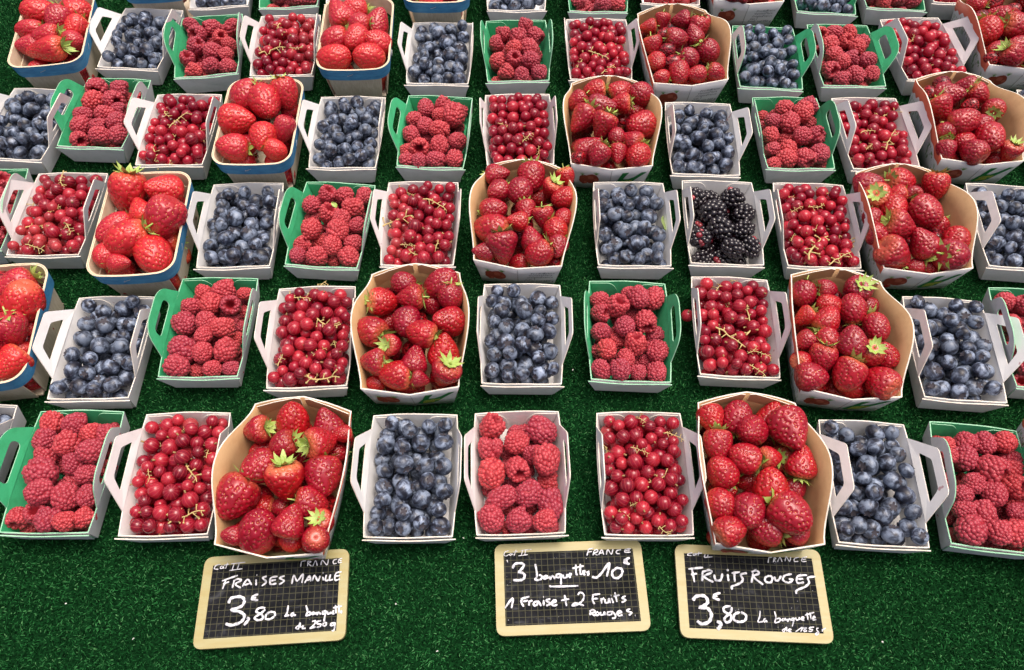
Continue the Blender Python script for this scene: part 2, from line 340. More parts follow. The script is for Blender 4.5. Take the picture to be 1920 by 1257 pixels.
def white_tray_meshes(tag_, inner, edge, seed):
    r=random.Random(seed); b=.0028; wob=[r.uniform(-.0007,.0007) for _ in range(60)]
    rc=[(-W_F/2,-L_W/2,H_W),(W_F/2,-L_W/2,H_W),(W_B/2,L_W/2,H_W),(-W_B/2,L_W/2,H_W)]
    i_,l_=.0065,.0045
    bc=[(-W_F/2+i_,-L_W/2+l_,0),(W_F/2-i_,-L_W/2+l_,0),(W_B/2-i_,L_W/2-l_,0),(-W_B/2+i_,L_W/2-l_,0)]
    cnt=(10,14,10,14)
    sb=lambda t:(4*b*t*(1-t),0)
    fb=lambda t:(.0012*math.sin(math.pi*t),.0009*math.sin(t*9+seed)*math.sin(math.pi*t))
    bb=lambda t:(.0020*math.sin(math.pi*t),.0006*math.sin(t*8+seed*2)*math.sin(math.pi*t))
    rim=resample_loop(rc,cnt,(fb,sb,bb,sb)); base=resample_loop(bc,cnt,(Z,Z,Z,Z))
    mb=MB(); shell(mb,base,rim,.0012); body=mb.build('tray_body',[M['white_out'],inner,edge])
    # outer front flap, ears past the corners
    mb=MB(); y0=-L_W/2-.0030; yb=-L_W/2+l_-.0016
    top=[]; N=10
    for k_ in range(N+1):
        t=k_/N; x=-W_F/2-.001*(1 if seed%2 else 3)+(W_F+.004)*t
        top.append(Vector((x,y0-.0010*math.sin(math.pi*t),H_W-.0012+.0009*math.sin(t*7+seed))))
    out=[Vector((-W_F/2+i_+.001,yb,.0004)),Vector((W_F/2-i_-.003,yb,.0004))]+top[::-1]
    mb.plate(out,Vector((0,.0012,.0001)),0,0,2); flap=mb.build('front_panel',[M['white_out'],inner,edge])
    # corner tabs folded on to the back wall
    tabs=[]
    for sgn in (-1,1):
        mb=MB(); pts=[]; xw=W_B/2-.0022
        prof=[(0,H_W*.97),(.020,H_W*.97)]+[(.020+.010*math.sin(a),H_W*.97-.016*(1-math.cos(a))) for a in np.linspace(.2,math.pi/2,7)]+[(.029,H_W*.25),(0,H_W*.25)]
        for dx,z in prof:
            y=L_W/2-.0012-l_*(1-z/H_W)-.0006+.0012*math.sin(math.pi*min(1,dx/W_B)); x=xw-i_*(1-z/H_W)-dx
            pts.append(Vector((sgn*x,y,z)))
        if sgn<0: pts=pts[::-1]
        mb.plate(pts,Vector((0,-.0007,0)),1,1,2); tabs.append(mb.build('corner_tab',[M['white_out'],inner,edge]))
    return body,flap,tabs
def radial_ring(outer, hole, c):
    """match two star-shaped polygons by angle about c -> list of (outer pt, hole pt)"""
    angs=sorted({round(math.atan2(p[1]-c[1],p[0]-c[0]),5) for p in outer+hole})
    def hit(poly,a):
        d=(math.cos(a),math.sin(a)); best=None
        for i in range(len(poly)):
            x1,y1=poly[i][0]-c[0],poly[i][1]-c[1]; x2,y2=poly[(i+1)%len(poly)][0]-c[0],poly[(i+1)%len(poly)][1]-c[1]
            ex,ey=x2-x1,y2-y1; den=d[0]*ey-d[1]*ex
            if abs(den)<1e-12: continue
            t=(x1*ey-y1*ex)/den; u=(x1*d[1]-y1*d[0])/den
            if t>0 and -1e-4<=u<=1+1e-4 and (best is None or t>best): best=t
        return (c[0]+d[0]*best,c[1]+d[1]*best)
    return [(hit(outer,a),hit(hole,a)) for a in angs]
def fillet(poly, r, k=4):
    out=[]; n=len(poly)
    for i in range(n):
        p=Vector(poly[i]).to_2d() if len(poly[i])>2 else Vector(poly[i]); a=Vector(poly[i-1][:2]); b=Vector(poly[(i+1)%n][:2]); rr=r[i] if isinstance(r,(list,tuple)) else r
        if rr<=0: out.append(tuple(p)); continue
        u=(a-p); v=(b-p); d=min(rr,u.length*.48,v.length*.48); s=p+u.normalized()*d; e=p+v.normalized()*d
        for j in range(k+1):
            t=j/k; q=s*(1-t)**2+p*2*t*(1-t)+e*t*t; out.append((q.x,q.y))
    return out
def handle_mesh(side, inner, edge, rounded):
    L=L_W
    if rounded:
        outer=fillet([(-.31*L,-.0003),(.36*L,-.0003),(.27*L,.026),(.17*L,.033),(-.12*L,.033),(-.22*L,.026)],[0,0,.012,.014,.014,.012],5)
        hole=fillet([(-.155*L,.0075),(.195*L,.0075),(.185*L,.0205),(-.14*L,.0205)],.0078,6)
    else:
        outer=fillet([(-.31*L,-.0003),(.38*L,-.0003),(.205*L,.0330),(-.155*L,.0330)],[0,0,.004,.004],3)
        hole=fillet([(-.175*L,.0085),(.235*L,.0085),(.145*L,.0222),(-.095*L,.0222)],[.003]*4,3)
    pr=radial_ring(outer,hole,(.025*L,.0140)); n=len(pr); t=.0011
    def X(y): 
        s=y/(L/2); return side*(-(W_B-W_F)/4*(0) + .0028*(1-s*s)-.0028 + s*(W_B-W_F)/4)
    V=[]
    for (o,h) in pr:
        for (p,dx) in ((o,0),(h,0),(o,-t),(h,-t)): V.append((X(p[0])+side*dx,p[0],p[1]))
    F=[];Mi=[]
    for i in range(n):
        j=(i+1)%n; a,b=4*i,4*j
        q=[(a,b,b+1,a+1),(a+2,a+3,b+3,b+2),(a,a+2,b+2,b),(a+1,b+1,b+3,a+3)]
        if side<0: q=[x[::-1] for x in q]
        F+=q; Mi+=[0,1,2,2]
    return mesh('handle',V,F,[M['white_out'],inner,edge],Mi,False)
TRAY={}
for kind,inner,edge,rd in (('w',M['white'],M['edge'],False),('g',M['green_card'],M['green_edge'],True)):
    TRAY[kind]={'v':[white_tray_meshes(kind,inner,edge,s) for s in (1,2,3,4)],'h':{-1:handle_mesh(-1,inner,edge,rd),1:handle_mesh(1,inner,edge,rd)}}
def build_white(root,kind,opts,rnd):
    k='g' if kind in('RG','BG') else 'w'; body,flap,tabs=rnd.choice(TRAY[k]['v'])
    obj('tray_body',body,root); obj('front_panel',flap,root)
    for t in tabs: obj('corner_tab',t,root)
    lean=opts.get('lean',(rnd.uniform(9,17),rnd.uniform(5,12)))
    for s,a in ((-1,lean[0]),(1,lean[1])):
        obj('handle',TRAY[k]['h'][s],root,Matrix.Translation((s*((W_B+W_F)/4+.0028),0,H_W))@Matrix.Rotation(math.radians(s*a),4,'Y'))
# kraft lined box ----------------------------------------------------
W_K,L_K,H_K=.107,.152,.052
def kraft_loops():
    rc=[(-W_K/2,-L_K/2,H_K),(0,-L_K/2-.0085,H_K-.001),(W_K/2,-L_K/2,H_K),(W_K/2-.001,L_K/2,H_K),(0,L_K/2+.010,H_K+.007),(-W_K/2+.001,L_K/2,H_K)]
    i_,l_=.009,.007
    bc=[(-W_K/2+i_,-L_K/2+l_,0),(0,-L_K/2+l_-.003,0),(W_K/2-i_,-L_K/2+l_,0),(W_K/2-i_,L_K/2-l_,0),(0,L_K/2-l_+.003,0),(-W_K/2+i_,L_K/2-l_,0)]
    def side(t): s=math.sin(math.pi*t); return (.0125*s**1.6,.0285*s**1.7)
    def sb(t): return (.004*math.sin(math.pi*t),0)
    def top(t): return (0,.0035*math.sin(math.pi*t))
    cnt=(8,8,22,8,8,22)
    return resample_loop(rc,cnt,(Z,Z,side,top,top,side)),resample_loop(bc,cnt,(Z,Z,sb,Z,Z,sb)),cnt
def kraft_mesh():
    rim,base,cnt=kraft_loops(); mb=MB(); n,k=shell(mb,base,rim,.0014,levels=(0,.33,.66,1))
    m=mb.build('box_body',[M['kraft_out'],M['kraft'],M['edge']],True)
    uvl=m.uv_layers.new(name='UVMap'); edge_u=[]
    for ei,c in enumerate(cnt):
        for q in range(c): edge_u.append(({2:1.0,5:1.0}.get(ei,3.0))+q/c*.98+.01)
    zr=[rim[i].z for i in range(n)]
    for p in m.polygons:
        for li in p.loop_indices:
            vi=m.loops[li].vertex_index; i=vi%n; v=m.vertices[vi].co
            uvl.data[li].uv=(edge_u[min(p.vertices[0]%n,n-1)] if abs(edge_u[i]-edge_u[p.vertices[0]%n])>.5 else edge_u[i], max(0,zr[i]-v.z))
    m.polygons.foreach_set('use_smooth',np.array([abs(p.normal.z)<.9 and p.area<3e-4 for p in m.polygons]))
    return m
KR=kraft_mesh()
def kflap(sgn):
    """overlapping end flap inside the back wall, with the notch in its middle"""
    mb=MB(); r,_,_=kraft_loops(); pts=[]
    y=L_K/2-.0022
    out=[(sgn*(W_K/2-.006),y-.001,H_K*.55),(sgn*.003,y+.0075,H_K*.55),(sgn*.0025,y+.0085,H_K+.0085),(sgn*.008,y+.0078,H_K+.0105),(sgn*.030,y+.0035,H_K+.0060),(sgn*(W_K/2-.004),y-.0005,H_K-.0005)]
    if sgn>0: out=out[::-1]
    mb.plate([Vector(p) for p in out],Vector((0,-.0009,0)),1,1,2); return mb.build('end_flap',[M['kraft_out'],M['kraft'],M['edge']])
KF=[kflap(-1),kflap(1)]
def front_map(right):
    l_,i_=.007,.009
    c_r=Vector((0,-L_K/2-.0085,H_K-.001)); c_b=Vector((0,-L_K/2+l_-.003,0)); s=1 if right else -1
    k_r=Vector((s*W_K/2,-L_K/2,H_K)); k_b=Vector((s*(W_K/2-i_),-L_K/2+l_,0))
    nrm=(k_r-c_r).cross(c_b-c_r).normalized(); 
    if nrm.y>0: nrm=-nrm
    def f(u,v,d=.0005):
        # u: 0 centre .. 1 corner, v: 0 base .. 1 rim
        return c_b.lerp(k_b,u).lerp(c_r.lerp(k_r,u),v)+nrm*d
    return f,nrm
def decal(mb,f,nrm,poly,mi,d):
    pts=[f(u,v,d) for u,v in poly]; n=len(pts)
    e=(pts[1]-pts[0]).cross(pts[2]-pts[1])
    area=sum(((pts[i]-pts[0]).cross(pts[(i+1)%n]-pts[0]) for i in range(n)),Vector())
    if area.dot(nrm)<0: pts=pts[::-1]
    mb.plate(pts,nrm*.0002,mi)
def ell(cu,cv,a,b,ang=0,n=14,wob=0,seed=0):
    r=random.Random(seed); out=[]
    for i in range(n):
        t=2*math.pi*i/n; k_=1+wob*r.uniform(-1,1); x,y=a*k_*math.cos(t),b*k_*math.sin(t); out.append((cu+x*math.cos(ang)-y*math.sin(ang),cv+x*math.sin(ang)+y*math.cos(ang)))
    return out
def print_straw():
    f,nrm=front_map(False); mb=MB()                     # u runs from the centre to the left corner
    decal(mb,f,nrm,ell(.70,.40,.13,.20,.2,16,.10,1),0,.0004); decal(mb,f,nrm,ell(.48,.46,.19,.21,.25,18,.06,2),0,.0007)
    decal(mb,f,nrm,ell(.50,.52,.09,.08,.2,12,.2,3),1,.0010); decal(mb,f,nrm,ell(.66,.30,.05,.05,0,10,.2,4),1,.0010); decal(mb,f,nrm,ell(.36,.45,.05,.06,0,10,.2,9),1,.0010)
    for cu,cv,s in ((.36,.72,1.0),(.72,.64,.8)):
        for q in range(5):
            a=-.9+q*.45; decal(mb,f,nrm,[(cu-.012*s,cv-.03),(cu+.012*s,cv-.03),(cu+math.sin(a)*.10*s,cv+math.cos(a)*.11*s)],2,.0010+q*.00006)
    return mb.build('strawberry_print',[M['p_straw'],M['p_straw2'],M['p_leaf']])
def print_logo():
    f,nrm=front_map(True); mb=MB()
    sw=[(.12,.22),(.20,.16),(.42,.18),(.60,.26),(.72,.44),(.92,.72),(.78,.72),(.62,.56),(.48,.52),(.40,.60),(.46,.78),(.30,.78),(.24,.58),(.20,.46),(.16,.36)]
    # concave outline cut in two convex-ish halves
    decal(mb,f,nrm,[(.10,.22),(.18,.15),(.42,.17),(.58,.25),(.68,.42),(.50,.48),(.30,.50),(.20,.44)],0,.0004)
    decal(mb,f,nrm,[(.585,.26),(.70,.46),(.92,.76),(.80,.76),(.64,.56),(.505,.482)],0,.00047)
    decal(mb,f,nrm,[(.22,.45),(.36,.49),(.38,.60),(.46,.80),(.30,.80),(.25,.60)],0,.00054)
    for r_,(u0,v0,u1,v1) in enumerate(((.22,.25,.50,.28),(.24,.36,.62,.38))):
        m_=9
        for q in range(m_):
            a=q/m_; b=(q+.72)/m_; h=.030+.012*((q*7)%3)
            u=lambda t:u0+(u1-u0)*t; v=lambda t:v0+(v1-v0)*t+.02*math.sin(t*3)
            decal(mb,f,nrm,[(u(a),v(a)-h),(u(b),v(b)-h),(u(b)+.01,v(b)+h),(u(a)+.01,v(a)+h)],1,.0008)
    return mb.build('label_print',[M['p_green'],M['p_yel']])
def text_mesh(lines):
    V=[];F=[]
    for (s,u,v,size) in lines:
        cu=bpy.data.curves.new('t','FONT'); cu.body=s; cu.size=size; cu.resolution_u=1
        o=bpy.data.objects.new('t',cu); COL.objects.link(o); dg=bpy.context.evaluated_depsgraph_get(); me=o.evaluated_get(dg).to_mesh()
        n=len(V); V+=[(u+x.co.x,v+x.co.y) for x in me.vertices]; F+=[tuple(i+n for i in p.vertices) for p in me.polygons]
        o.evaluated_get(dg).to_mesh_clear(); COL.objects.unlink(o); bpy.data.objects.remove(o); bpy.data.curves.remove(cu)
    return V,F
def print_text():
    f,nrm=front_map(True); W=.050
    V,F=text_mesh([('Produit',.016,.0340,.0058),('Fraise',.031,.0340,.0058),('Variété',.014,.0285,.0058),('Mara',.031,.0285,.0058),('Origine',.012,.0230,.0058),('France',.029,.0230,.0058),('Cat. I',.010,.0175,.0058),('Poids net 250 g',.009,.0120,.0062)])
    return mesh('text_print',[f(x/W,y/.052,.0005) for x,y in V],F,[M['p_grey']],None,False)
def print_seam():
    f,nrm=front_map(True); mb=MB(); decal(mb,f,nrm,[(.006,.0),(.030,.0),(.014,.97),(.006,.97)],0,.0003); return mb.build('panel_seam',[M['p_seam']])
PS,PL,PT,PE=print_straw(),print_logo(),print_text(),print_seam()
def build_kraft(root,kind,opts,rnd):
    obj('box_body',KR,root)
    for f in KF: obj('end_flap',f,root)
    obj('strawberry_print',PS,root); obj('panel_seam',PE,root)
    if opts.get('p')=='text': obj('text_print',PT,root)
    else: obj('label_print',PL,root)
# wooden basket -------------------------------------------------------
W_S,L_S,H_S=.104,.155,.064
def rrect(w,l,r,z,k=7):
    out=[]
    for cx,cy,a0 in ((w/2-r,-l/2+r,-90),(w/2-r,l/2-r,0),(-w/2+r,l/2-r,90),(-w/2+r,-l/2+r,180)):
        for i in range(k+1):
            a=math.radians(a0+90*i/k); out.append(Vector((cx+r*math.cos(a),cy+r*math.sin(a),z)))
    return out
def bulged(loop,w,l,b):
    return [Vector((p.x,p.y+math.copysign(b*max(0,1-(2*p.x/w)**2),p.y) if abs(p.y)>l*.3 else p.y,p.z)) for p in loop]
def fine(loop,step=.012):
    out=[]
    for i in range(len(loop)):
        a,b=loop[i],loop[(i+1)%len(loop)]; n=max(1,int((b-a).length/step))
        out+=[a.lerp(b,j/n) for j in range(n)]
    return out
def wood_meshes():
    def band(inset0,inset1,z0,z1,t,mats,name):
        a=[bulged(fine(rrect(W_S-2*i,L_S-2*i,.019-i*.5,z)),W_S,L_S,.004) for i,z in ((inset0,z0),(inset1,z1))]
        b=[bulged(fine(rrect(W_S-2*i,L_S-2*i,.019-i*.5,z)),W_S,L_S,.004) for i,z in ((inset1+t,z1),(inset0+t,z0))]
        rows=a+b; n=len(rows[0]); V=[v for r in rows for v in r]; F=[];Mi=[]
        for r in range(4):
            for i in range(n): F.append((r*n+i,r*n+(i+1)%n,((r+1)%4)*n+(i+1)%n,((r+1)%4)*n+i)); Mi.append((0,2,1,0)[r])
        return mesh(name,V,F,mats,Mi,False)
    out=[('rim_band',band(.0025,0,H_S-.0195,H_S,.0013,[M['blue'],M['veneer_in'],M['veneer_in']],'rim_band')),
         ('inner_band',band(.0042,.0016,H_S-.0215,H_S-.0004,.0012,[M['veneer'],M['veneer_in'],M['veneer_in']],'inner_band'))]
    def panel(pts_top,pts_bot,off,name):
        mb=MB(); mb.plate(pts_bot+pts_top[::-1],off,1,0,0); return (name,mb.build(name,[M['veneer'],M['veneer_in']]))
    zt=H_S-.0200; ins=.0058
    for sy in (-1,1):
        N=8; w1,w0=W_S-.028,W_S-.038
        top=[Vector((-w1/2+w1*i/N,sy*(L_S/2-ins+.004*(1-(2*(-w1/2+w1*i/N)/W_S)**2)),zt)) for i in range(N+1)]
        bot=[Vector((-w0/2+w0*i/N,sy*(L_S/2-.0115),.001)) for i in range(N+1)]
        if sy>0: top,bot=top[::-1],bot[::-1]
        out.append(panel(top,bot,Vector((0,-sy*.0013,0)),'end_panel'))
    for sx in (-1,1):
        l1,l0=L_S-.032,L_S-.038
        top=[Vector((sx*(W_S/2-ins),-l1/2,zt)),Vector((sx*(W_S/2-ins),l1/2,zt))]; bot=[Vector((sx*(W_S/2-.0120),-l0/2,.001)),Vector((sx*(W_S/2-.0120),l0/2,.001))]
        if sx<0: top,bot=top[::-1],bot[::-1]
        out.append(panel(top,bot,Vector((-sx*.0013,0,0)),'side_panel'))
    mb=MB(); mb.box((0,0,.0012),(W_S-.028,L_S-.028,.0016)); out.append(('base_panel',mb.build('base_panel',[M['veneer']])))
    for x,y,ax in ((-.004,-L_S/2-.0038,0),(W_S/2+.0002,-.035,1)):
        mb=MB(); d=Vector((.008,0,.0030)) if ax==0 else Vector((0,.007,.004)); c=Vector((x,y,H_S-.0085)); o=Vector((0,-.0005,0)) if ax==0 else Vector((.0003,0,0))
        mb.tube([c-d/2-o*2,c-d/2+o,c+d/2+o,c+d/2-o*2],.00035,6); out.append(('staple',mb.build('staple',[M['staple']])))
    return out
WOOD=wood_meshes()
def build_wood(root,kind,opts,rnd):
    for n,m in WOOD: obj(n,m,root)
# ------------------------------------------------------------------ fruit meshes
def surf_points(prof,N,skip=0.0,jit=0.0,r=None):
    """N golden-angle points on the surface of revolution prof: list of (z, radius) from the top"""
    z=np.array([p[0] for p in prof]); q=np.array([p[1] for p in prof])
    ds=np.hypot(np.diff(z),np.diff(q)); A=np.concatenate([[0],np.cumsum(ds*(q[1:]+q[:-1])/2)]); out=[]
    for i in range(N):
        a=A[-1]*(skip+(1-skip)*(i+.5)/N); zz=np.interp(a,A,z); rr=np.interp(a,A,q); th=i*2.399963
        if jit: th+=r.uniform(-jit,jit)
        out.append((rr*math.cos(th),rr*math.sin(th),zz+(r.uniform(-1,1)*jit*.12 if jit else 0)))
    return np.array(out)
def smooth_prof(ctrl,n):
    pts=catmull([Vector((a,b,0)) for a,b in ctrl],12); 
    z=np.array([p.x for p in pts]); r=np.maximum(0,np.array([p.y for p in pts]))
    s=np.concatenate([[0],np.cumsum(np.hypot(np.diff(z),np.diff(r)))]); t=np.linspace(0,s[-1],n)
    return list(zip(np.interp(t,s,z),np.interp(t,s,r)))
STRAW_PROF=[
 [(.47,0),(.50,.12),(.49,.27),(.42,.41),(.27,.485),(.10,.495),(-.12,.43),(-.30,.32),(-.43,.19),(-.49,.08),(-.50,0)],
 [(.46,0),(.49,.14),(.47,.31),(.38,.45),(.20,.50),(0,.48),(-.20,.42),(-.37,.30),(-.46,.18),(-.495,.08),(-.50,0)],
 [(.47,0),(.50,.10),(.48,.23),(.40,.36),(.24,.46),(.04,.50),(-.16,.47),(-.34,.36),(-.45,.22),(-.49,.10),(-.50,0)],
 [(.45,0),(.49,.16),(.48,.34),(.37,.475),(.20,.50),(.02,.44),(-.16,.345),(-.32,.24),(-.44,.14),(-.49,.06),(-.50,0)]]
def strawberry(ci,seed,nseed,amp,pw=.030,pd=.038):
    r=random.Random(seed); prof=smooth_prof(STRAW_PROF[ci],86); NA=110; n=len(prof)
    seeds=surf_points(prof,nseed,.05,.22,r)
    th=np.linspace(0,2*np.pi,NA,endpoint=False); zz=np.array([p[0] for p in prof]); rr=np.array([p[1] for p in prof])
    P=np.stack([rr[:,None]*np.cos(th),rr[:,None]*np.sin(th),np.repeat(zz[:,None],NA,1)],-1)
    dz=np.gradient(zz); dr=np.gradient(rr); nl=np.hypot(dz,dr)+1e-9; nr,nz=-dz/nl,dr/nl
    Nn=np.stack([nr[:,None]*np.cos(th),nr[:,None]*np.sin(th),np.repeat(nz[:,None],NA,1)],-1)
    X=P.reshape(-1,3); d=np.sqrt(((X[:,None,:]-seeds[None])**2).sum(-1)); ds=np.sort(d,1)[:,:2]
    h=-pd*np.exp(-(ds[:,0]/pw)**2)+.010*np.clip(ds[:,0]/.06,0,1)
    lob=amp*(np.cos(3*np.tile(th,n)+seed)+.6*np.sin(2*np.tile(th,n)+2*seed))*np.repeat(rr/.5,NA)*.5+ .009*np.sin(7*X[:,2]+seed)*np.cos(np.tile(th,n)*2)
    lob2=np.interp(X[:,2],[-.5,.5],[1,1]); X2=X+Nn.reshape(-1,3)*(h+lob)[:,None]
    bend=.10*r.uniform(-1,1); X2[:,0]+=bend*(X2[:,2]-.3)**2*np.sign(.3-X2[:,2])
    F=[(i*NA+j,(i+1)*NA+j,(i+1)*NA+(j+1)%NA,i*NA+(j+1)%NA) for i in range(n-1) for j in range(NA)]
    body=mesh('strawberry',X2,F,[M['straw']])
    # achenes
    mb=MB(); idx=d.argmin(0); NF=Nn.reshape(-1,3)
    for s_ in range(len(seeds)):
        v=idx[s_]; c=Vector(X2[v]); nn=Vector(NF[v]); t=Vector((0,0,-1)); t=(t-nn*t.dot(nn)); t=t.normalized() if t.length>.05 else Vector((1,0,0)); b=nn.cross(t)
        L,Wd,Hh=.021,.0125,.012; c=c+nn*.005
        mb.add([c+t*L,c+b*Wd,c-t*L,c-b*Wd,c+nn*Hh],[(0,1,4),(1,2,4),(2,3,4),(3,0,4)],0,r.random())
    return body,mb.build('achenes',[M['seed']],True,True)
STRAW=[strawberry(ci,sd,ns,a) for ci,sd,ns,a in ((0,1,170,.010),(3,2,170,.008),(2,3,170,.012),(3,4,160,.012),(1,5,175,.016),(0,6,185,.014))]
STRAW_BIG=[strawberry(ci,sd,ns,a,.025,.030) for ci,sd,ns,a in ((2,11,220,.014),(0,12,230,.012),(3,13,220,.02))]
for b,_ in STRAW_BIG: b.materials[0]=M['straw_big']
def calyx(seed,flare):
    r=random.Random(seed); mb=MB(); n=r.randint(9,11)
    for i in range(n):
        a=2*math.pi*i/n+r.uniform(-.2,.2); L=r.uniform(.34,.54); W=r.uniform(.065,.10); lift=flare+r.uniform(-.35,.35); tw=r.uniform(-.4,.4)
        d=Vector((math.cos(a),math.sin(a),0)); s=Vector((-math.sin(a),math.cos(a),0)); p=d*.05+Vector((0,0,.495)); ang=-.10+lift*.25; V=[]; K=6
        for k_ in range(K+1):
            t=k_/K; wd=W*(math.sin(math.pi*min(1,.18+.82*t))**.8 if t<1 else 0)*(1 if t<.55 else (1-t)/.45)**.7
            side=(s*math.cos(tw*t)+Vector((0,0,1))*math.sin(tw*t)); fold=Vector((0,0,-.012*(1-t)))
            V+=[p-side*wd,p+fold,p+side*wd]
            ang+= (lift*.9-.20)/K; p=p+(d*math.cos(ang)+Vector((0,0,math.sin(ang))))*(L/K)
        F=[]
        for k_ in range(K): 
            q=3*k_; F+=[(q,q+1,q+4,q+3),(q+1,q+2,q+5,q+4)]
        mb.add(V,F,0,r.random())
    mb.tube([(0,0,.47),(.01,0,.53),(.03*r.uniform(-1,1),.02,.53+r.uniform(.05,.22))],[.05,.03,.022],7)
    m=mb.build('calyx',[M['leaf']],True,True); return m
CALYX=[calyx(s,f) for s,f in ((1,.2),(2,.7),(3,1.1),(4,.5),(5,-.1))]
def berry_cluster(name,ctrl,N,rad,level,seed,mats,hollow,size_jit=.12,redfrac=0.0):
    r=random.Random(seed); prof=smooth_prof(ctrl,40 if level>1 else 14); pts=surf_points(prof,N,.0,.17,r); V0,F0=ico(level); Vs=[];Fs=[];A=[];Mi=[]
    def add(V,F,mi,a):
        n=sum(len(x) for x in Vs); Vs.append(V); Fs.extend([tuple(i+n for i in f) for f in F]); A.extend([a]*len(V)); Mi.extend([mi]*len(F))
    red_dir=np.array([r.gauss(0,1) for _ in range(3)]); red_dir/=np.linalg.norm(red_dir)
    for p in pts:
        q=p*((.92 if hollow else 1)*(1+r.uniform(-.03,.03) if hollow else 1+r.uniform(-.05,.05))); s=rad*(1+r.uniform(-size_jit,size_jit))
        if redfrac: a=.95*r.random()*.6+ (.45 if np.dot(q,red_dir)/ (np.linalg.norm(q)+1e-6)>1-redfrac else 0)
        else: a=r.random()
        add(V0*s+q,F0,0,min(a,1))
    NA=18; R=[(z*.97,max(0,x-rad*(.12 if hollow else .30))) for z,x in prof]; lay=[[(x*math.cos(2*math.pi*j/NA),x*math.sin(2*math.pi*j/NA),z) for j in range(NA)] for z,x in R]
    if hollow:      # cavity
        z0,x0=prof[0]; lay=[[(x*math.cos(2*math.pi*j/NA),x*math.sin(2*math.pi*j/NA),z) for j in range(NA)] for z,x in ((z0-.48,.02),(z0-.40,.10),(z0-.2,.16),(z0-.03,x0*.78))]+lay
    Vc=np.array([v for l in lay for v in l]); Fc=[(i*NA+j,(i+1)*NA+j,(i+1)*NA+(j+1)%NA,i*NA+(j+1)%NA) for i in range(len(lay)-1) for j in range(NA)]
    add(Vc,Fc,1,.2)
    return mesh(name,np.concatenate(Vs),Fs,mats,Mi,True,A)
R_CTRL=[[(.36,.25),(.34,.34),(.22,.40),(.05,.41),(-.15,.36),(-.30,.26),(-.39,.13),(-.41,0)],[(.40,.24),(.38,.33),(.24,.385),(.02,.40),(-.20,.36),(-.34,.27),(-.42,.14),(-.44,0)],[(.33,.27),(.31,.36),(.18,.41),(0,.405),(-.18,.35),(-.31,.25),(-.38,.12),(-.40,0)]]
RASP=[berry_cluster('raspberry',R_CTRL[s%3],118+5*(s%3),.084,2,s,[M['rasp'],M['hollow']],True) for s in (1,2,3,4,5)]
RASP_LO=[berry_cluster('raspberry',R_CTRL[s%3],74,.104,lv,s,[M['rasp'],M['hollow']],True) for s,lv in ((6,0),(7,0))]
BLACK=[berry_cluster('blackberry',[(.40,0),(.38,.14),(.32,.26),(.16,.36),(-.05,.37),(-.25,.30),(-.38,.16),(-.41,0)],48,.128,2,s,[M['black'],M['black']],False,.14,rf) for s,rf in ((1,0.0),(2,.14),(3,.05),(4,.22))]
def blueberry(level_n):
    NA,NP=(28,18) if level_n else (18,12); V=[];prof=[]
    for i in range(NP+1):
        a=math.pi*i/NP; rr=.5*math.sin(a); z=.43*math.cos(a)
        if a<.50: z=z-.055*(1-(a/.50)**2)+(.016 if .30<a<.5 else 0)
        prof.append((z,rr))
    for z,rr in prof:
        for j in range(NA): t=2*math.pi*j/NA; V.append((rr*math.cos(t),rr*math.sin(t),z))
    F=[(i*NA+j,(i+1)*NA+j,(i+1)*NA+(j+1)%NA,i*NA+(j+1)%NA) for i in range(NP) for j in range(NA)]
    return V,F
def crown(seed):
    r=random.Random(seed); mb=MB(); n=5; a0=r.random(); V=[(0,0,.375)]
    for j in range(10): t=2*math.pi*j/10; V.append((.135*math.cos(t),.135*math.sin(t),.384))
    mb.add(V,[(0,1+j,1+(j+1)%10) for j in range(10)])
    for j in range(n):
        t=2*math.pi*(j+a0)/n; d=Vector((math.cos(t),math.sin(t),0)); s=Vector((-d.y,d.x,0)); k_=r.uniform(.8,1.2)
        mb.add([d*.12-s*.07+Vector((0,0,.384)),d*.12+s*.07+Vector((0,0,.384)),d*(.19*k_)+s*.055+Vector((0,0,.430)),d*(.24*k_)+Vector((0,0,.412+.03*r.random())),d*(.19*k_)-s*.055+Vector((0,0,.430))],[(0,1,2,3,4)])
    return mb.build('crown',[M['crown']])
bv,bf=blueberry(1); BLUE=mesh('blueberry',bv,bf,[M['blueb']]); CROWN=[crown(s) for s in (1,2,3)]
cvv,cff=ico(3); CURR=mesh('red_currant',cvv*np.array([.5,.5,.485]),cff,[M['curr']])
def tail(seed):
    r=random.Random(seed); mb=MB(); mb.tube([(0,0,.47),(.02,0,.53),(.04*r.uniform(-1,1),.03,.60+.06*r.random())],[.075,.055,.07],6); return mb.build('flower_tail',[M['tail']],True)
TAIL=[tail(s) for s in (1,2,3)]
# ------------------------------------------------------------------ fruit read off the photograph: (x, y, width[, length], calyx direction deg, pitch towards the viewer)
A0=-99
MAN={}
def man(key,ox,oy,sc,rows): MAN.setdefault(key,[]).extend([(ox+r[0]/sc,oy+r[1]/sc,r[2]/sc)+tuple(r[3:]) for r in rows])
S=3.929
man('S1a',360,740,S,[(745,175,240,265,-20,1.2),(1000,175,225,-80,-20),(470,265,205,10,15),(660,375,205,20,0),(960,350,240,180,45),(485,540,255,30,-30),(690,650,285,85,10),(970,610,280,100,-25),(310,760,315,60,-20),(885,800,235,165,5),(480,1035,295,250,-30,1.15),(725,930,235,-100,0),(290,1040,145,0,-30),(720,1110,190,100,-10),(905,1100,200,60,60),(960,940,185,100,55),(820,450,165,90,-20,1,1),(1105,290,130,0,-20),(520,820,165,0,-10,1,1),(650,830,150,0,0,1,1),(450,410,170,0,-20,1,1),(1085,430,150,0,-20,1,1),(1030,820,150,40,0,1,1)])
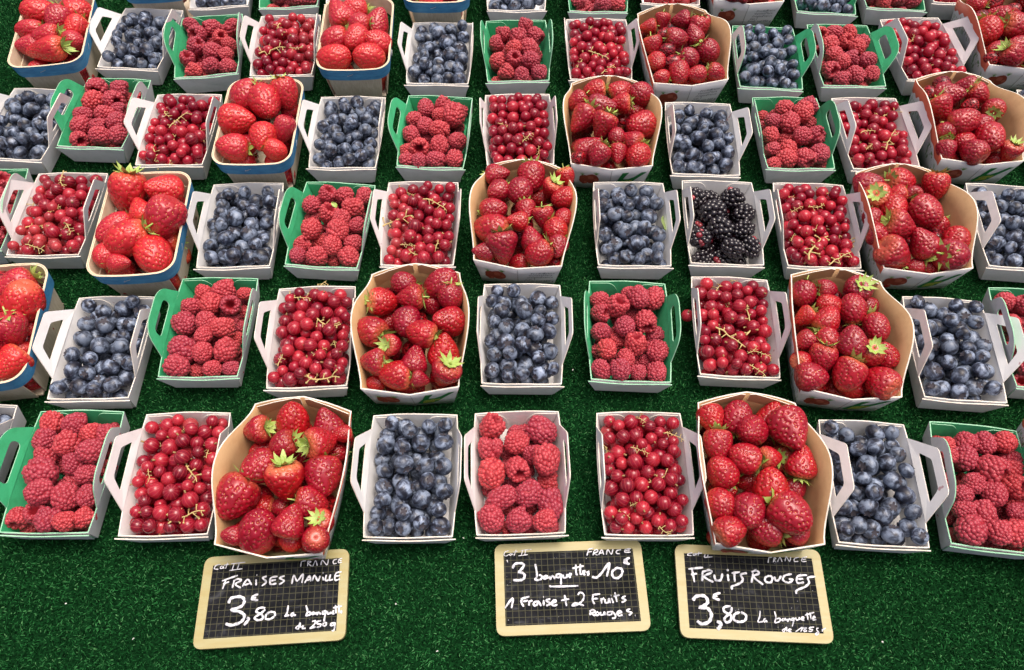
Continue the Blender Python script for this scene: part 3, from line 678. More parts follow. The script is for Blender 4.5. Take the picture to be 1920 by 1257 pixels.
man('S1b',1280,740,3.0,[(295,60,180,-95,-10),(490,75,185,-110,-10),(165,145,155,110,-30),(380,210,180,0,-60),(605,205,230,100,-40),(195,285,165,80,-20),(345,355,170,-20,0),(500,355,130,185,15),(670,375,175,-95,-5),(215,430,178,-45,-20),(495,515,205,-90,-20),(215,615,165,120,-40),(375,665,190,90,-70),(610,675,225,135,-30),(280,805,172,200,0),(470,815,190,-10,10),(650,810,140,190,45),(655,545,145,90,-20,1,1),(350,490,110,0,0,1,1)])
man('S2a',480,500,S,[(1090,50,175,-20,0),(1370,120,215,205,-20,1.25),(1430,220,185,80,0),(940,260,210,170,20),(1130,230,195,0,-5),(1300,290,140,110,0,1,1),(840,470,225,-15,10),(1115,420,215,100,-40),(1210,490,212,-20,-10),(1400,400,230,0,-50),(1010,580,165,180,65),(860,700,205,0,10),(1170,680,195,-100,5),(1385,610,240,-100,-20),(1020,840,225,-5,-10),(1390,820,225,60,40),(1210,870,135,170,0),(860,860,140,0,-20,1,1),(1040,165,110,0,0,1,1),(1190,115,110,0,30,1,1)])
man('S2b',1440,500,S,[(260,200,185,80,-5),(430,170,155,180,10),(650,180,205,85,60),(625,310,195,-85,-10,1.15),(440,285,175,-20,-20),(265,375,150,30,5),(440,390,195,-130,-10),(800,450,185,100,-20,1.2),(270,550,150,40,0),(450,550,185,120,-30),(625,545,215,-100,-10),(745,640,205,90,65),(870,640,190,-60,-30),(400,680,205,85,10),(250,690,150,200,45),(590,800,235,60,0),(330,830,220,180,-10),(830,850,240,-45,45),(610,930,190,0,-20,1,1),(760,300,140,0,-20,1,1)])
man('S3a',960,300,S,[(-96,90,165,180,-20),(145,120,205,90,-20),(395,130,140,100,10),(60,230,185,90,-30),(-110,230,160,30,-20),(185,280,130,0,-20,1,1),(285,220,155,60,45),(375,285,165,15,0),(-130,365,185,200,-20),(105,380,150,90,-30),(30,450,150,0,-20),(230,430,158,90,5),(375,430,140,40,-20),(-160,510,240,-20,0),(140,570,165,-70,0),(325,520,175,120,-20),(335,650,160,90,-30),(-70,650,230,90,0),(200,710,198,45,-5),(-220,680,150,0,-20),(310,760,125,0,-10,1,1),(50,760,140,0,-10,1,1)])
man('S3b',1440,300,S,[(745,180,195,200,-30),(970,130,195,185,0),(1230,200,195,80,0),(810,270,195,180,60),(940,260,140,10,0),(1060,240,130,-90,50),(930,370,195,90,-30),(1165,390,235,120,-30),(1290,370,140,0,-20,1,1),(775,440,145,90,-20),(980,490,225,165,-5),(1140,600,215,-60,-20),(1290,500,165,30,-20,1,1),(830,560,170,150,-20),(1385,580,195,-120,15),(940,700,240,160,10,1.15),(1370,720,240,170,15,1.1),(1010,630,120,0,0,1,1),(1180,800,140,0,0,1,1),(1080,790,125,0,0,1,1)])
man('S4a',960,0,S,[(605,640,155,0,0),(485,750,150,45,0),(800,655,165,200,-10),(950,690,172,-40,-30),(670,785,185,180,-30,1.15),(790,770,155,5,0),(510,885,185,45,-10,1.2),(670,930,192,70,10),(930,820,160,0,-20,1,1),(945,930,205,20,-20),(790,900,110,0,0,1,1),(575,1090,190,200,-30,1.15),(770,1010,130,90,-20),(875,1035,155,-30,20),(635,1150,165,50,0),(780,1140,140,90,-20),(930,1170,185,80,-20),(450,1080,120,0,0,1,1),(480,1195,110,-30,20),(710,1240,100,0,0,1,1)])
man('S4b',1440,0,S,[(1280,640,130,90,-20),(1425,600,155,0,5),(1550,700,155,130,5),(1345,700,195,180,-40),(1190,680,100,-60,0),(1280,800,178,110,-10),(1660,800,160,240,50),(1480,780,110,0,0),(1450,890,195,200,-20),(1545,910,175,-70,30),(1300,960,140,-90,35),(1640,1020,215,90,-50),(1440,1050,160,0,-20),(1310,1110,140,90,0),(1520,1140,185,-60,30),(1780,1130,150,90,45),(1655,890,130,0,0,1,1),(1670,1180,130,0,0,1,1)])
man('S5a',960,0,S,[(1000,200,115,10,0),(1105,160,115,90,0),(1240,150,135,10,0),(1370,210,155,80,0),(1120,260,115,0,-30),(1215,285,155,190,0),(1340,250,135,-60,-20),(1040,350,148,110,0),(1450,380,165,130,5),(1140,370,110,0,-20),(1070,465,145,90,-40),(1180,460,120,0,-20),(1305,430,145,160,0),(1410,160,100,0,-10),(1235,555,158,90,-30),(1360,560,130,0,-20),(1505,540,135,150,0),(1095,565,110,0,-20),(1300,340,110,0,0,1,1)])
man('S5b',1440,0,S,[(1530,30,130,-30,0),(1660,20,148,80,-20),(1560,130,110,0,-20),(1690,110,145,-30,10),(1790,80,110,0,0),(1630,225,185,90,-20),(1830,200,195,170,0),(1680,370,140,0,-20),(1820,340,160,0,-20),(1800,420,175,150,5),(1640,430,100,-20,0),(1980,110,150,0,0),(2000,320,170,90,0),(1960,430,150,0,-30),(1900,20,130,100,0)])
man('S6',960,0,S,[(1530,5,110,0,-20),(1715,25,140,90,-20),(1840,10,120,0,0),(1620,-20,130,0,0),(1760,-60,140,90,0)])
man('W3',0,300,S,[(930,250,265,85,10,1.15),(1190,220,245,0,-50),(1040,370,192,-70,0),(1260,440,275,55,5,1.2),(820,520,225,45,-30,1.25),(930,585,255,30,0,1.3),(740,710,178,90,-40),(1130,700,255,130,-30,1.25),(890,755,140,180,-20,1.3),(1270,600,160,0,0,1,1),(1090,580,120,0,0,1,1)])
man('W2',0,500,S,[(110,150,230,30,-20,1.2),(270,260,275,70,10,1.2),(80,470,235,90,15,1.1),(90,720,240,60,-20),(270,460,180,200,0,1,1),(230,610,130,180,0,1,1),(-100,300,235,0,-20),(-100,600,235,40,0),(10,30,190,0,-20)])
man('W4',480,0,S,[(-171,690,230,30,0,1.05),(30,560,190,0,0,1.1),(230,630,190,100,10,1.2),(-150,885,240,180,-20),(70,765,235,120,-30,1.1),(50,1020,200,90,-30),(215,960,155,70,5,1.3),(-180,1085,205,0,-30),(145,1105,150,160,0,1.1),(270,810,130,0,0,1,1)])
man('W5b',480,0,S,[(580,100,195,-70,0,1.2),(720,60,175,0,-20),(930,160,195,-120,-20),(760,180,155,0,0),(545,300,185,30,5,1.2),(730,290,182,60,-30,1.1),(905,310,185,-20,-40),(580,430,195,180,-20,1.3),(830,420,190,0,-20,1.2)])
man('W5a',0,0,S,[(290,90,185,0,-20,1.35),(425,150,185,70,-20),(630,90,210,180,0),(200,220,140,0,0,1.5),(330,270,155,10,0,1.5),(590,210,170,60,-20),(540,300,140,170,0),(110,350,180,0,-20),(330,370,180,5,0,1.7)])
man('R1b',840,740,S,[(320,240,190,45,20),(500,290,140,0,0,1,1),(690,270,215,150,-20),(310,405,192,90,0),(500,355,190,0,-60),(615,440,150,90,-10),(755,480,212,90,-30,1.2),(320,590,212,90,-50),(510,545,182,-60,60),(405,760,185,210,-10,1.2),(590,735,200,30,-20),(760,810,200,90,-20,1.25),(320,915,205,120,-40),(520,930,192,30,-10,1.1),(710,960,180,0,-20),(760,640,175,0,0,1,1)])
man('R1a',0,740,S,[(385,200,168,90,-40),(550,220,182,0,-40),(670,290,165,0,0),(790,290,155,-20,20),(325,335,162,90,-40),(490,365,192,60,-40),(665,420,195,0,-30),(340,460,172,90,0),(550,510,172,90,-20),(310,580,235,160,-30),(285,720,195,0,-50),(480,760,205,120,-40),(640,590,155,0,-40),(650,750,165,90,-40),(100,905,165,-80,40),(270,880,170,80,50),(350,940,192,90,-30),(470,935,155,0,-30),(620,910,155,50,-30),(545,640,150,0,0,1,1),(470,470,140,0,0,1,1)])
man('R1c',1280,740,3.0,[(1475,285,100,0,-20),(1590,270,128,-90,40),(1700,275,122,90,-40),(1820,265,132,0,-40),(1495,345,95,0,-20),(1590,360,142,90,-40),(1740,420,172,-40,45),(1840,380,135,0,-30),(1635,500,128,0,-30),(1755,565,142,90,-40),(1880,520,142,0,60),(1570,560,110,0,-20),(1690,670,145,100,-40),(1580,650,115,0,0),(1620,780,182,0,-50),(1780,780,140,90,-40),(1870,780,170,0,-30),(1880,660,110,0,0),(1790,650,100,0,0,1,1),(1960,640,140,0,-20),(1980,780,150,0,-20),(1940,300,120,0,-30),(1990,450,130,0,40)])
man('R2a',0,500,S,[(1495,195,122,90,-20),(1650,175,162,20,-20),(1405,295,138,0,-60),(1550,275,155,90,-40),(1700,285,155,0,75),(1800,200,100,0,-20),(1355,425,178,120,-30),(1515,410,152,90,-40),(1640,450,165,0,-40),(1500,510,135,90,-50),(1350,610,205,-30,-30),(1490,640,155,90,-40),(1665,620,188,60,-40),(1310,740,182,160,-30),(1560,755,135,0,-50),(1700,755,125,0,-30),(1450,770,120,0,-10,1,1),(1720,400,115,0,-10,1,1),(1740,530,110,0,-10,1,1)])
man('R2b',960,500,S,[(635,245,130,0,-30),(775,295,175,70,50),(860,200,115,0,-30),(935,230,162,120,-30),(1065,240,162,60,-30,1.1),(620,340,145,0,40),(985,400,165,-80,45),(635,480,148,0,-60),(835,445,158,90,-60),(760,555,140,0,-20,1,1),(1065,510,145,0,-20,1,1),(910,575,168,90,30),(700,615,155,90,-50),(1070,630,168,60,-40),(605,620,120,0,-20,1,1),(840,680,140,90,-40),(645,760,152,-60,-20),(800,765,162,90,-40),(930,785,125,90,-20),(1065,785,155,90,-40),(990,700,120,0,0,1,1)])
man('R3',480,300,S,[(400,335,138,90,-50),(525,260,138,60,35),(650,260,130,0,-40),(795,270,125,90,-40),(535,400,155,60,40),(710,350,152,0,-40),(625,440,142,90,-40),(745,485,128,30,-20),(405,515,158,90,-50),(600,530,172,100,-40),(420,440,135,0,-10,1,1),(460,605,125,0,-10,1,1),(335,625,125,30,20),(560,640,152,90,-40),(715,615,135,0,-30),(305,710,128,90,-50),(445,710,158,0,-50),(690,720,158,120,-30),(570,740,115,0,0,1,1)])
man('R4b',480,0,S,[(1390,740,142,60,20),(1250,800,132,90,-40),(1350,850,115,0,-30),(1460,850,172,90,-30),(1150,880,122,0,-30),(1245,930,125,90,-40),(1345,955,142,0,-40),(1515,815,100,0,-20,1,1),(1130,995,132,120,-40),(1480,1040,135,0,-50),(1250,1030,115,0,0,1,1),(1205,1085,148,-90,70),(1350,1075,142,90,-40),(1110,1110,115,0,-30),(1460,1175,132,90,-40),(1085,1185,132,0,-40),(1200,1190,115,90,-20),(1320,1180,138,0,-40)])
man('R4a',0,0,S,[(720,635,162,-90,50),(880,655,132,0,-20),(685,750,158,90,-50),(835,740,155,-20,40),(770,840,132,0,-50),(870,810,115,0,0),(610,850,135,0,-40),(590,925,142,90,-50),(725,930,125,0,-10),(855,900,142,60,-40),(735,1000,142,0,-50),(870,1000,142,90,-50),(580,1030,135,-30,30),(690,1050,115,0,0,1,1),(820,1070,120,0,0,1,1)])
man('R4c',1440,0,S,[(300,740,150,30,10),(260,830,155,90,-30),(120,800,132,0,-30),(200,790,120,0,0,1,1),(160,910,155,90,-40),(30,890,115,0,-20),(250,1000,142,0,-50),(300,910,115,0,-10,1,1),(400,1000,142,0,55),(20,1000,125,90,-30),(130,1030,125,0,-10,1,1),(150,1100,132,90,-40),(340,1090,115,0,0,1,1),(430,1140,152,60,-40),(30,1100,110,0,-20),(270,1165,152,-60,30),(130,1170,152,0,-40),(20,1220,110,0,-20),(380,1220,110,0,0,1,1)])
# ------------------------------------------------------------------ place containers, collect fruit
def pose(kind,bm,fm):
    z=RIMZ.get(kind,.036); b,f=unproject(*bm,z),unproject(*fm,z); c=(b+f)/2; d=b-f
    return c, math.atan2(-d.x,d.y)
BERRY=[]     # dict: fruit, tray index, pos, r, axis dir, scale
TR=[]
cnt={}
for ti,(rank,kind,bm,fm,opts) in enumerate(T):
    rnd=random.Random(100+ti); c,rot=pose(kind,bm,fm); mat=Matrix.Translation((c.x,c.y,Z0))@Matrix.Rotation(rot,4,'Z')
    nm={'SK':'strawberry_box','SW':'wooden_basket'}.get(kind,'berry_tray')
    root=empty(nm,mat); fr=FRUIT[kind]
    {'SK':build_kraft,'SW':build_wood}.get(kind,build_white)(root,kind,opts,rnd)
    key=(rank,'SW' if kind=='SW' else ('SK' if kind=='SK' else fr)); cnt[key]=cnt.get(key,0)+1
    TR.append({'root':root,'mat':mat,'rank':rank,'kind':kind,'ord':cnt[key],'fruit':fr,'rot':rot,'c':c,'m':opts.get('m'),'key':key})
def tray_phrase(t):
    n=cnt[t['key']]; k={'SK':'strawberry box','SW':'blue banded basket'}.get(t['kind'],{'red currant':'currant tray'}.get(t['fruit'],t['fruit']+' tray'))
    if n==1: return f"the only {k} in the {RANK[t['rank']]} rank"
    return f"the {ORD[t['ord']-1]} {k} from left, {RANK[t['rank']]} rank"
for t in TR:
    fr=PLUR[t['fruit']]
    tag(t['root'],f"{BOX[t['kind']]} of {fr}, {tray_phrase(t)}",{'SK':'fruit box','SW':'fruit basket'}.get(t['kind'],'fruit tray'),'punnets of fruit set out in ranks on the green turf')
def to_world_axis(a,p):
    a,p=math.radians(a),math.radians(p); return (RIGHT*math.cos(a)+UP*math.sin(a))*math.cos(p)+TOWARD*math.sin(p)
def inner_half(kind,z):
    f=z/(RIMZ.get(kind,.036)-Z0); f=min(max(f,0),1.2)
    if kind=='SK': return W_K/2-.009*(1-f)-.0015+ .006*f, L_K/2-.007*(1-f)-.0015
    if kind=='SW': return W_S/2-.012*(1-f)-.003, L_S/2-.0115*(1-f)-.003
    return (W_B+W_F)/4-.0065*(1-f)-.001, L_W/2-.0045*(1-f)-.0015
def pack(kind,rbase,rj,cap,ztop,rng,fixed=(),dome=.0):
    out=[]; fail=0; rb=rbase*.95; hw,hl=inner_half(kind,rb); hw-=rb; hl-=rb; nx=int(2*hw/(rb*1.72))+1; ny=int(2*hl/(rb*1.55))+1
    if kind not in('SK','SW'):
        for ix in range(nx):
            for iy in range(ny):
                x=-hw+2*hw*(ix+.5*(iy%2)*.9)/max(1,nx-.55); y=-hl+2*hl*iy/max(1,ny-1)
                if x<=hw: out.append((np.array([x+rng.uniform(-.1,.1)*rb,y+rng.uniform(-.1,.1)*rb,rb*.85+.0015+rng.uniform(0,.3)*rb]),rb*(1+rng.uniform(-rj,rj)*.5)))
    P=np.array([f[0] for f in out]).reshape(-1,3); R=np.array([f[1] for f in out])
    while fail<40 and len(out)<cap*1.6:
        r=rbase*(1+rng.uniform(-rj,rj)); hw,hl=inner_half(kind,.034); hw-=r;hl-=r
        K=64; xy=np.stack([rng.uniform(-hw,hw,K),rng.uniform(-hl,hl,K)],1); z=np.full(K,r+.0015)
        if len(P):
            d2=((xy[:,None,:]-P[None,:,:2])**2).sum(-1); s=(R+r)[None]; dz2=s*s*.88-d2
            zz=np.where(dz2>0,P[None,:,2]+np.sqrt(np.maximum(dz2,0)),0).max(1); z=np.maximum(z,zz)
        fz=np.clip(z/.033,0,1); z=np.where((abs(xy[:,0])>inner_half(kind,0)[0]-r+fz*(hw+r-inner_half(kind,0)[0]))|(abs(xy[:,1])>inner_half(kind,0)[1]-r+fz*(hl+r-inner_half(kind,0)[1])),9,z)
        i=z.argmin(); lim=ztop-r+dome*(1-(xy[i,0]/hw)**2)*(1-(xy[i,1]/hl)**2)+rng.uniform(-.002,.002)
        if z[i]>lim: fail+=1; continue
        fail=0; p=np.array([xy[i,0],xy[i,1],z[i]]); P=np.vstack([P,p]) if len(P) else p[None]; R=np.append(R,r); out.append((p,r))
    return out
for ti,t in enumerate(TR):
    kind=t['kind']; fr=t['fruit']; rng=np.random.default_rng(500+ti); inv=t['mat'].inverted(); fixed=[]
    if t['m']:
        zs={'SK':(.057,.036),'SW':(.064,.046)}.get(kind,(.0325,.0195))
        for e in MAN[t['m']]:
            px,py,wpx=e[:3]; a,p=e[3],e[4]; Lr=(e[5] if len(e)>5 else 1.06)*(1.0 if fr=='strawberry' else 1); p=p+(10 if fr=='strawberry' and -10<=p<=20 else 0); low=len(e)>6
            z=zs[1] if low else zs[0]
            for _ in range(2):
                w3=unproject(px,py,z); sz=wpx*depth_of(w3)/F_PX*(1.02 if kind=='SW' else 1)
                lp=inv@w3; hw,hl=inner_half(kind,(.032 if low else .055) if kind in('SK','SW') else .03)
                z=(zs[1] if low else zs[0]+ (.010 if kind in('SK','SW') else .006)*max(0,1-(lp.x/hw)**2)*max(0,1-(lp.y/hl)**2))-(0 if low else .10*sz*(1 if kind in('SK','SW') else .3))
            r=sz/2; lim=hw-r*(1.0 if low else .92)+(.009*max(0,1-(lp.y/hl)**2) if kind=='SK' and not low else 0); lp=inv@unproject(px,py,z)
            lp.x=max(-lim,min(lim,lp.x)); liy=hl-r*.90; lp.y=max(-liy,min(liy,lp.y))
            ax=to_world_axis(a+rng.uniform(-8,8),p+rng.uniform(-6,6))
            fixed.append((np.array(lp),r))
            BERRY.append(dict(f=fr,t=ti,p=t['mat']@lp,r=r,ax=ax,sc=(sz,sz,sz*Lr) if fr=='strawberry' else (sz*1.06,sz*1.06,sz*1.06*Lr),man=True))
        mine=[b for b in BERRY if b['t']==ti]; O=Vector((0,0,CAM_H)); base=[b['p'].copy() for b in mine]; off=[rng.uniform(-.001,.001) for _ in mine]
        for _ in range(14):
            for i in range(len(mine)):
                for j in range(i):
                    a_,c_=mine[i],mine[j]; dv=a_['p']-c_['p']; ov=.82*(a_['r']+c_['r'])-dv.length
                    if ov<=0: continue
                    n_,f_=(i,j) if (a_['p']-O).length-a_['r']<(c_['p']-O).length-c_['r'] else (j,i)
                    u_,d_=(.008,-.005) if kind=='SW' else (.010,-.009); off[n_]=min(u_,off[n_]+ov*.3); off[f_]=max(d_,off[f_]-ov*.3)
                    for q in (i,j):
                        v=(O-base[q]).normalized(); np_=base[q]+v*off[q]
                        if np_.z<mine[q]['r']*.85: np_=base[q]+v*max(off[q],(mine[q]['r']*.85-base[q].z)/v.z)
                        mine[q]['p']=np_
        fixed=[(np.array(inv@b['p']),b['r']) for b in mine]
        # lower layer under the ones that were read off
        rb=.0140 if fr=='strawberry' else .0108
        if kind=='SW': rb=.0160
        hw,hl=inner_half(kind,rb); q_=2.0 if fr=='strawberry' else 1.62; nx=max(1,int(2*(hw-rb)/(q_*rb))+1); ny=int(2*(hl-rb)/(q_*rb))+1
        for ix in range(nx):
            for iy in range(ny):
                x=-hw+rb+(2*(hw-rb))*(ix/(max(1,nx-1)))+rng.uniform(-.002,.002); y=-hl+rb+2*(hl-rb)*iy/max(1,ny-1)+rng.uniform(-.002,.002)
                for lay in ((0,1) if fr=='strawberry' else (0,)):
                    q=np.array([x,y,rb*.9+lay*rb*1.25])
                    if any(((q-f[0])**2).sum()**.5<.55*(rb+f[1]) for f in fixed): continue
                    v=Vector(rng.normal(0,1,3)).normalized(); BERRY.append(dict(f=fr,t=ti,p=t['mat']@Vector(q),r=rb,ax=v,sc=(2*rb,)*3,man=False))
        continue
    if fr=='blueberry': L=pack(kind,.0094,.15,220,.0450,rng,dome=.006)
    elif fr=='red currant': L=pack(kind,.0075,.17,340,.0425,rng,dome=.011)
    elif fr=='raspberry': L=pack(kind,.0125,.10,80,.0450,rng,dome=.010)
    elif fr=='blackberry': L=pack(kind,.0142,.12,60,.048,rng,dome=.012)
    elif kind=='SK': L=pack(kind,.0150,.15,70,.062,rng,dome=.012)
    else: L=pack(kind,.0175,.15,50,.060,rng,dome=.008)
    for p,r in L:
        v=Vector(rng.normal(0,1,3)); 
        if fr=='blueberry': v+=TOWARD*.85
        elif fr=='red currant': v+=TOWARD*.2
        elif fr=='blackberry': v.z*=.35
        v.normalize(); k=(1 if fr=='blackberry' else .5)
        sc=(2*r,)*3
        if fr=='blueberry': q=rng.uniform(.93,1.05); sc=(2*r*1.03,2*r*1.03*rng.uniform(.94,1.02),2*r*q*1.03)
        elif fr=='raspberry': sc=(2*r*1.08,2*r*1.08,2*r*1.08*rng.uniform(.95,1.12))
        elif fr=='blackberry': sc=(2*r,2*r,2*r*1.15)
        elif fr=='strawberry': sc=(2*r,2*r,2*r*rng.uniform(1.0,1.2))
        BERRY.append(dict(f=fr,t=ti,p=t['mat']@Vector(p),r=r,ax=v,sc=sc,man=False))
# ------------------------------------------------------------------ which fruit show: a small depth buffer from the camera and from a step to either side
def zbuf(dx):
    Wd,Hd=1024,670; k=Wd/1920; Zb=np.full((Hd,Wd),9.0); Ib=np.full((Hd,Wd),-1)
    for i,b in enumerate(BERRY):
        q=b['p']-Vector((dx,0,CAM_H)); zc=-q.dot(TOWARD)
        if zc<.1: continue
        u=(960+F_PX*q.dot(RIGHT)/zc)*k; v=(628.5-F_PX*q.dot(UP)/zc)*k; R=F_PX*b['r']*.92/zc*k
        if dx==0: b['uv']=(u,v); b['R']=R
        x0,x1,y0,y1=max(0,int(u-R)),min(Wd,int(u+R)+2),max(0,int(v-R)),min(Hd,int(v+R)+2)
        if x0>=x1 or y0>=y1: continue
        yy,xx=np.mgrid[y0:y1,x0:x1]; d2=((xx-u)**2+(yy-v)**2)/(R*R); m=d2<1
        zz=zc-b['r']*np.sqrt(np.maximum(0,1-d2)); s=Zb[y0:y1,x0:x1]; m&=zz<s
        s[m]=zz[m]; Ib[y0:y1,x0:x1][m]=i
    return np.bincount(Ib[Ib>=0].ravel(),minlength=len(BERRY))
n0,n1,n2=zbuf(0),zbuf(-.3),zbuf(.3)
for i,b in enumerate(BERRY): b['n']=int(n0[i]); b['keep']=n0[i]+n1[i]+n2[i]>2
LIMIT=300
for fr in PLUR:
    L=sorted([b for b in BERRY if b['f']==fr and b['n']>=6],key=lambda b:-b['n'])
    for b in L[:LIMIT]: b['solo']=True
# labels: the place of each fruit among the visible ones of its container
DESC={'blueberry':'blueberry','raspberry':'raspberry','red currant':'currant','blackberry':'blackberry','strawberry':'strawberry'}
for ti,t in enumerate(TR):
    L=[b for b in BERRY if b['t']==ti and b['n']>=6]
    if not L: continue
    L.sort(key=lambda b:b['uv'][1]); nr=max(1,round(math.sqrt(len(L)*1.25))); per=math.ceil(len(L)/nr); rows=[L[i:i+per] for i in range(0,len(L),per)]
    for ri,row in enumerate(rows):
        row.sort(key=lambda b:b['uv'][0]); rn='back row' if ri==0 else ('front row' if ri==len(rows)-1 else ORD[ri]+' row')
        for ci,b in enumerate(row):
            pos='leftmost' if ci==0 else ('rightmost' if ci==len(row)-1 else ORD[ci])
            if len(row)==1: pos='only'
            k={'SK':'strawberry box','SW':'blue banded basket'}.get(t['kind'],{'red currant':'currant tray'}.get(t['fruit'],t['fruit']+' tray'))
            o='' if cnt[t['key']]==1 else ORD[t['ord']-1]+' '
            fl=' from left' if pos in ORD else ''; fb=' from back' if rn.split()[0] in ORD else ''
            b['label']=f"{pos} {DESC[t['fruit']]}{fl}, {rn}{fb}, {o}{k} of {RANK[t['rank']]} rank"
def mat_of(b,spin):
    q=Vector((0,0,1)).rotation_difference(b['ax']).to_matrix().to_4x4()
    return Matrix.Translation(b['p'])@q@Matrix.Rotation(spin,4,'Z')@Matrix.Diagonal((*b['sc'],1))
stuff={}
for i,b in enumerate(BERRY):
    if not b['keep']: continue
    r=random.Random(i*7+1); fr=b['f']; m=mat_of(b,r.random()*6.28); kind=TR[b['t']]['kind']
    if not b.get('solo') and fr!='strawberry' and fr!='blackberry': stuff.setdefault(fr,[]).append((m,r.random(),0 if b['n']>=14 else 1)); continue
    if not b.get('solo'):
        stuff.setdefault(fr,[]).append((m,r.random(),kind)); continue
    grp={'strawberry':'strawberries heaped in the boxes and baskets','raspberry':'raspberries heaped in the trays','blueberry':'blueberries heaped in the trays','red currant':'red currants heaped in the trays','blackberry':'blackberries heaped in one tray'}[fr]
    if fr=='strawberry':
        body,ach=(STRAW_BIG if kind=='SW' else STRAW)[r.randrange(3 if kind=='SW' else 6)]
        o=obj('strawberry',body,None,m); a=obj('achenes',ach,o); a['kind']='stuff'
        tp=TR[b['t']]['mat'].inverted()@(b['p']+b['ax']*b['sc'][2]*.55); hw_,hl_=inner_half(kind,.05)
        if b['ax'].dot(TOWARD)>-.5 and abs(tp.x)<hw_-(.004 if b['man'] else .016) and -hl_+.008<tp.y<hl_+(.006 if b['man'] else -.016): obj('calyx',r.choice(CALYX[:4] if b['ax'].dot(TOWARD)<.5 else CALYX[1:3]),o)
    elif fr=='raspberry': o=obj('raspberry',r.choice(RASP),None,m)
    elif fr=='blackberry': o=obj('blackberry',r.choice(BLACK),None,m)
    elif fr=='blueberry':
        o=obj('blueberry',BLUE,None,m); obj('crown',r.choice(CROWN),o)
    else:
        o=obj('red_currant',CURR,None,m)
        if r.random()<.6: obj('flower_tail',r.choice(TAIL),o)
    tag(o,b['label'],fr,grp)
def merge(name,meshes,items,mats):
    """many copies baked into one mesh: items = (matrix, rnd, mesh index)"""
    Vs=[];A=[];LI=[];LS=[];MI=[]; nv=0;nl=0
    cache=[]
    for m in meshes:
        v=np.empty(len(m.vertices)*3,dtype=np.float32); m.vertices.foreach_get('co',v); li=np.empty(len(m.loops),dtype=np.int32); m.loops.foreach_get('vertex_index',li)
        ls=np.empty(len(m.polygons),dtype=np.int32); m.polygons.foreach_get('loop_start',ls); mi=np.empty(len(m.polygons),dtype=np.int32); m.polygons.foreach_get('material_index',mi)
        at=None
        if 'rnd' in m.attributes: at=np.empty(len(m.vertices),dtype=np.float32); m.attributes['rnd'].data.foreach_get('value',at)
        cache.append((v.reshape(-1,3),li,ls,mi,at))
    for M4,rv,k_ in items:
        v,li,ls,mi,at=cache[k_]; mm=np.array(M4); Vs.append(v@mm[:3,:3].T+mm[:3,3]); A.append(np.full(len(v),rv,np.float32) if at is None else at)
        LI.append(li+nv); LS.append(ls+nl); MI.append(mi); nv+=len(v); nl+=len(li)
    me=bpy.data.meshes.new(name); me.vertices.add(nv); me.vertices.foreach_set('co',np.concatenate(Vs).astype(np.float32).ravel()); me.loops.add(nl); me.loops.foreach_set('vertex_index',np.concatenate(LI))
    ls=np.concatenate(LS); me.polygons.add(len(ls)); me.polygons.foreach_set('loop_start',ls); me.polygons.foreach_set('material_index',np.concatenate(MI)); me.polygons.foreach_set('use_smooth',np.ones(len(ls),bool))
    for x in mats: me.materials.append(x)
    a=me.attributes.new('rnd','FLOAT','POINT'); a.data.foreach_set('value',np.concatenate(A)); me.update(calc_edges=True); me.validate(); return me
bl=blueberry(0); BLUE_LO=mesh('b',bl[0],bl[1],[M['blueb']]); CURR_LO=mesh('c',ico(2)[0]*.5,ico(2)[1],[M['curr']]); CURR_XL=mesh('d',ico(1)[0]*.5,ico(1)[1],[M['curr']]); BLUE_XL=mesh('e',ico(1)[0]*.5,ico(1)[1],[M['blueb']])
def stuff_obj(name,me,label,cat): o=obj(name,me); o['kind']='stuff'; tag(o,label,cat); return o
def local_tex(m):  # the skin pattern of merged berries needs unit-sized coordinates, so the merged mesh is built at 60 times and scaled back
    return Matrix.Scale(60,4)@m
if 'blueberry' in stuff:
    o=stuff_obj('blueberry_heap',merge('blueberry_heap',[BLUE_LO,BLUE_XL],[(local_tex(m),a,i) for m,a,i in stuff['blueberry']],[M['blueb']]),'remaining small blueberries lying deeper and farther back in the trays','blueberries'); o.scale=(1/60,)*3
    
if 'red currant' in stuff:
    o=stuff_obj('red_currant_heap',merge('red_currant_heap',[CURR_LO,CURR_XL],[(m,a,i) for m,a,i in stuff['red currant']],[M['curr']]),'remaining red currants lying deeper and farther back in the trays','red currants')
if 'raspberry' in stuff:
    stuff_obj('raspberry_heap',merge('raspberry_heap',RASP_LO,[(m,a,i) for m,a,i in stuff['raspberry']],[M['rasp'],M['hollow']]),'remaining raspberries lying deeper and farther back in the trays','raspberries')
lo=[]
def straw_lo():
    prof=smooth_prof(STRAW_PROF[0],18); NA=20
    V=[(r*math.cos(2*math.pi*j/NA),r*math.sin(2*math.pi*j/NA),z) for z,r in prof for j in range(NA)]
    return mesh('s',V,[(i*NA+j,(i+1)*NA+j,(i+1)*NA+(j+1)%NA,i*NA+(j+1)%NA) for i in range(len(prof)-1) for j in range(NA)],[M['straw_heap']])
if 'strawberry' in stuff:
    o=stuff_obj('strawberry_heap',merge('strawberry_heap',[straw_lo()],[(local_tex(x[0]),x[1],0) for x in stuff['strawberry']],[M['straw_heap']]),'remaining strawberries hidden lower down in the boxes and baskets','strawberries'); o.scale=(1/60,)*3
if 'blackberry' in stuff:
    stuff_obj('blackberry_heap',merge('blackberry_heap',BLACK[:1],[(x[0],x[1],0) for x in stuff['blackberry']],[M['black']]),'remaining blackberries lying deeper in their white tray','blackberries')
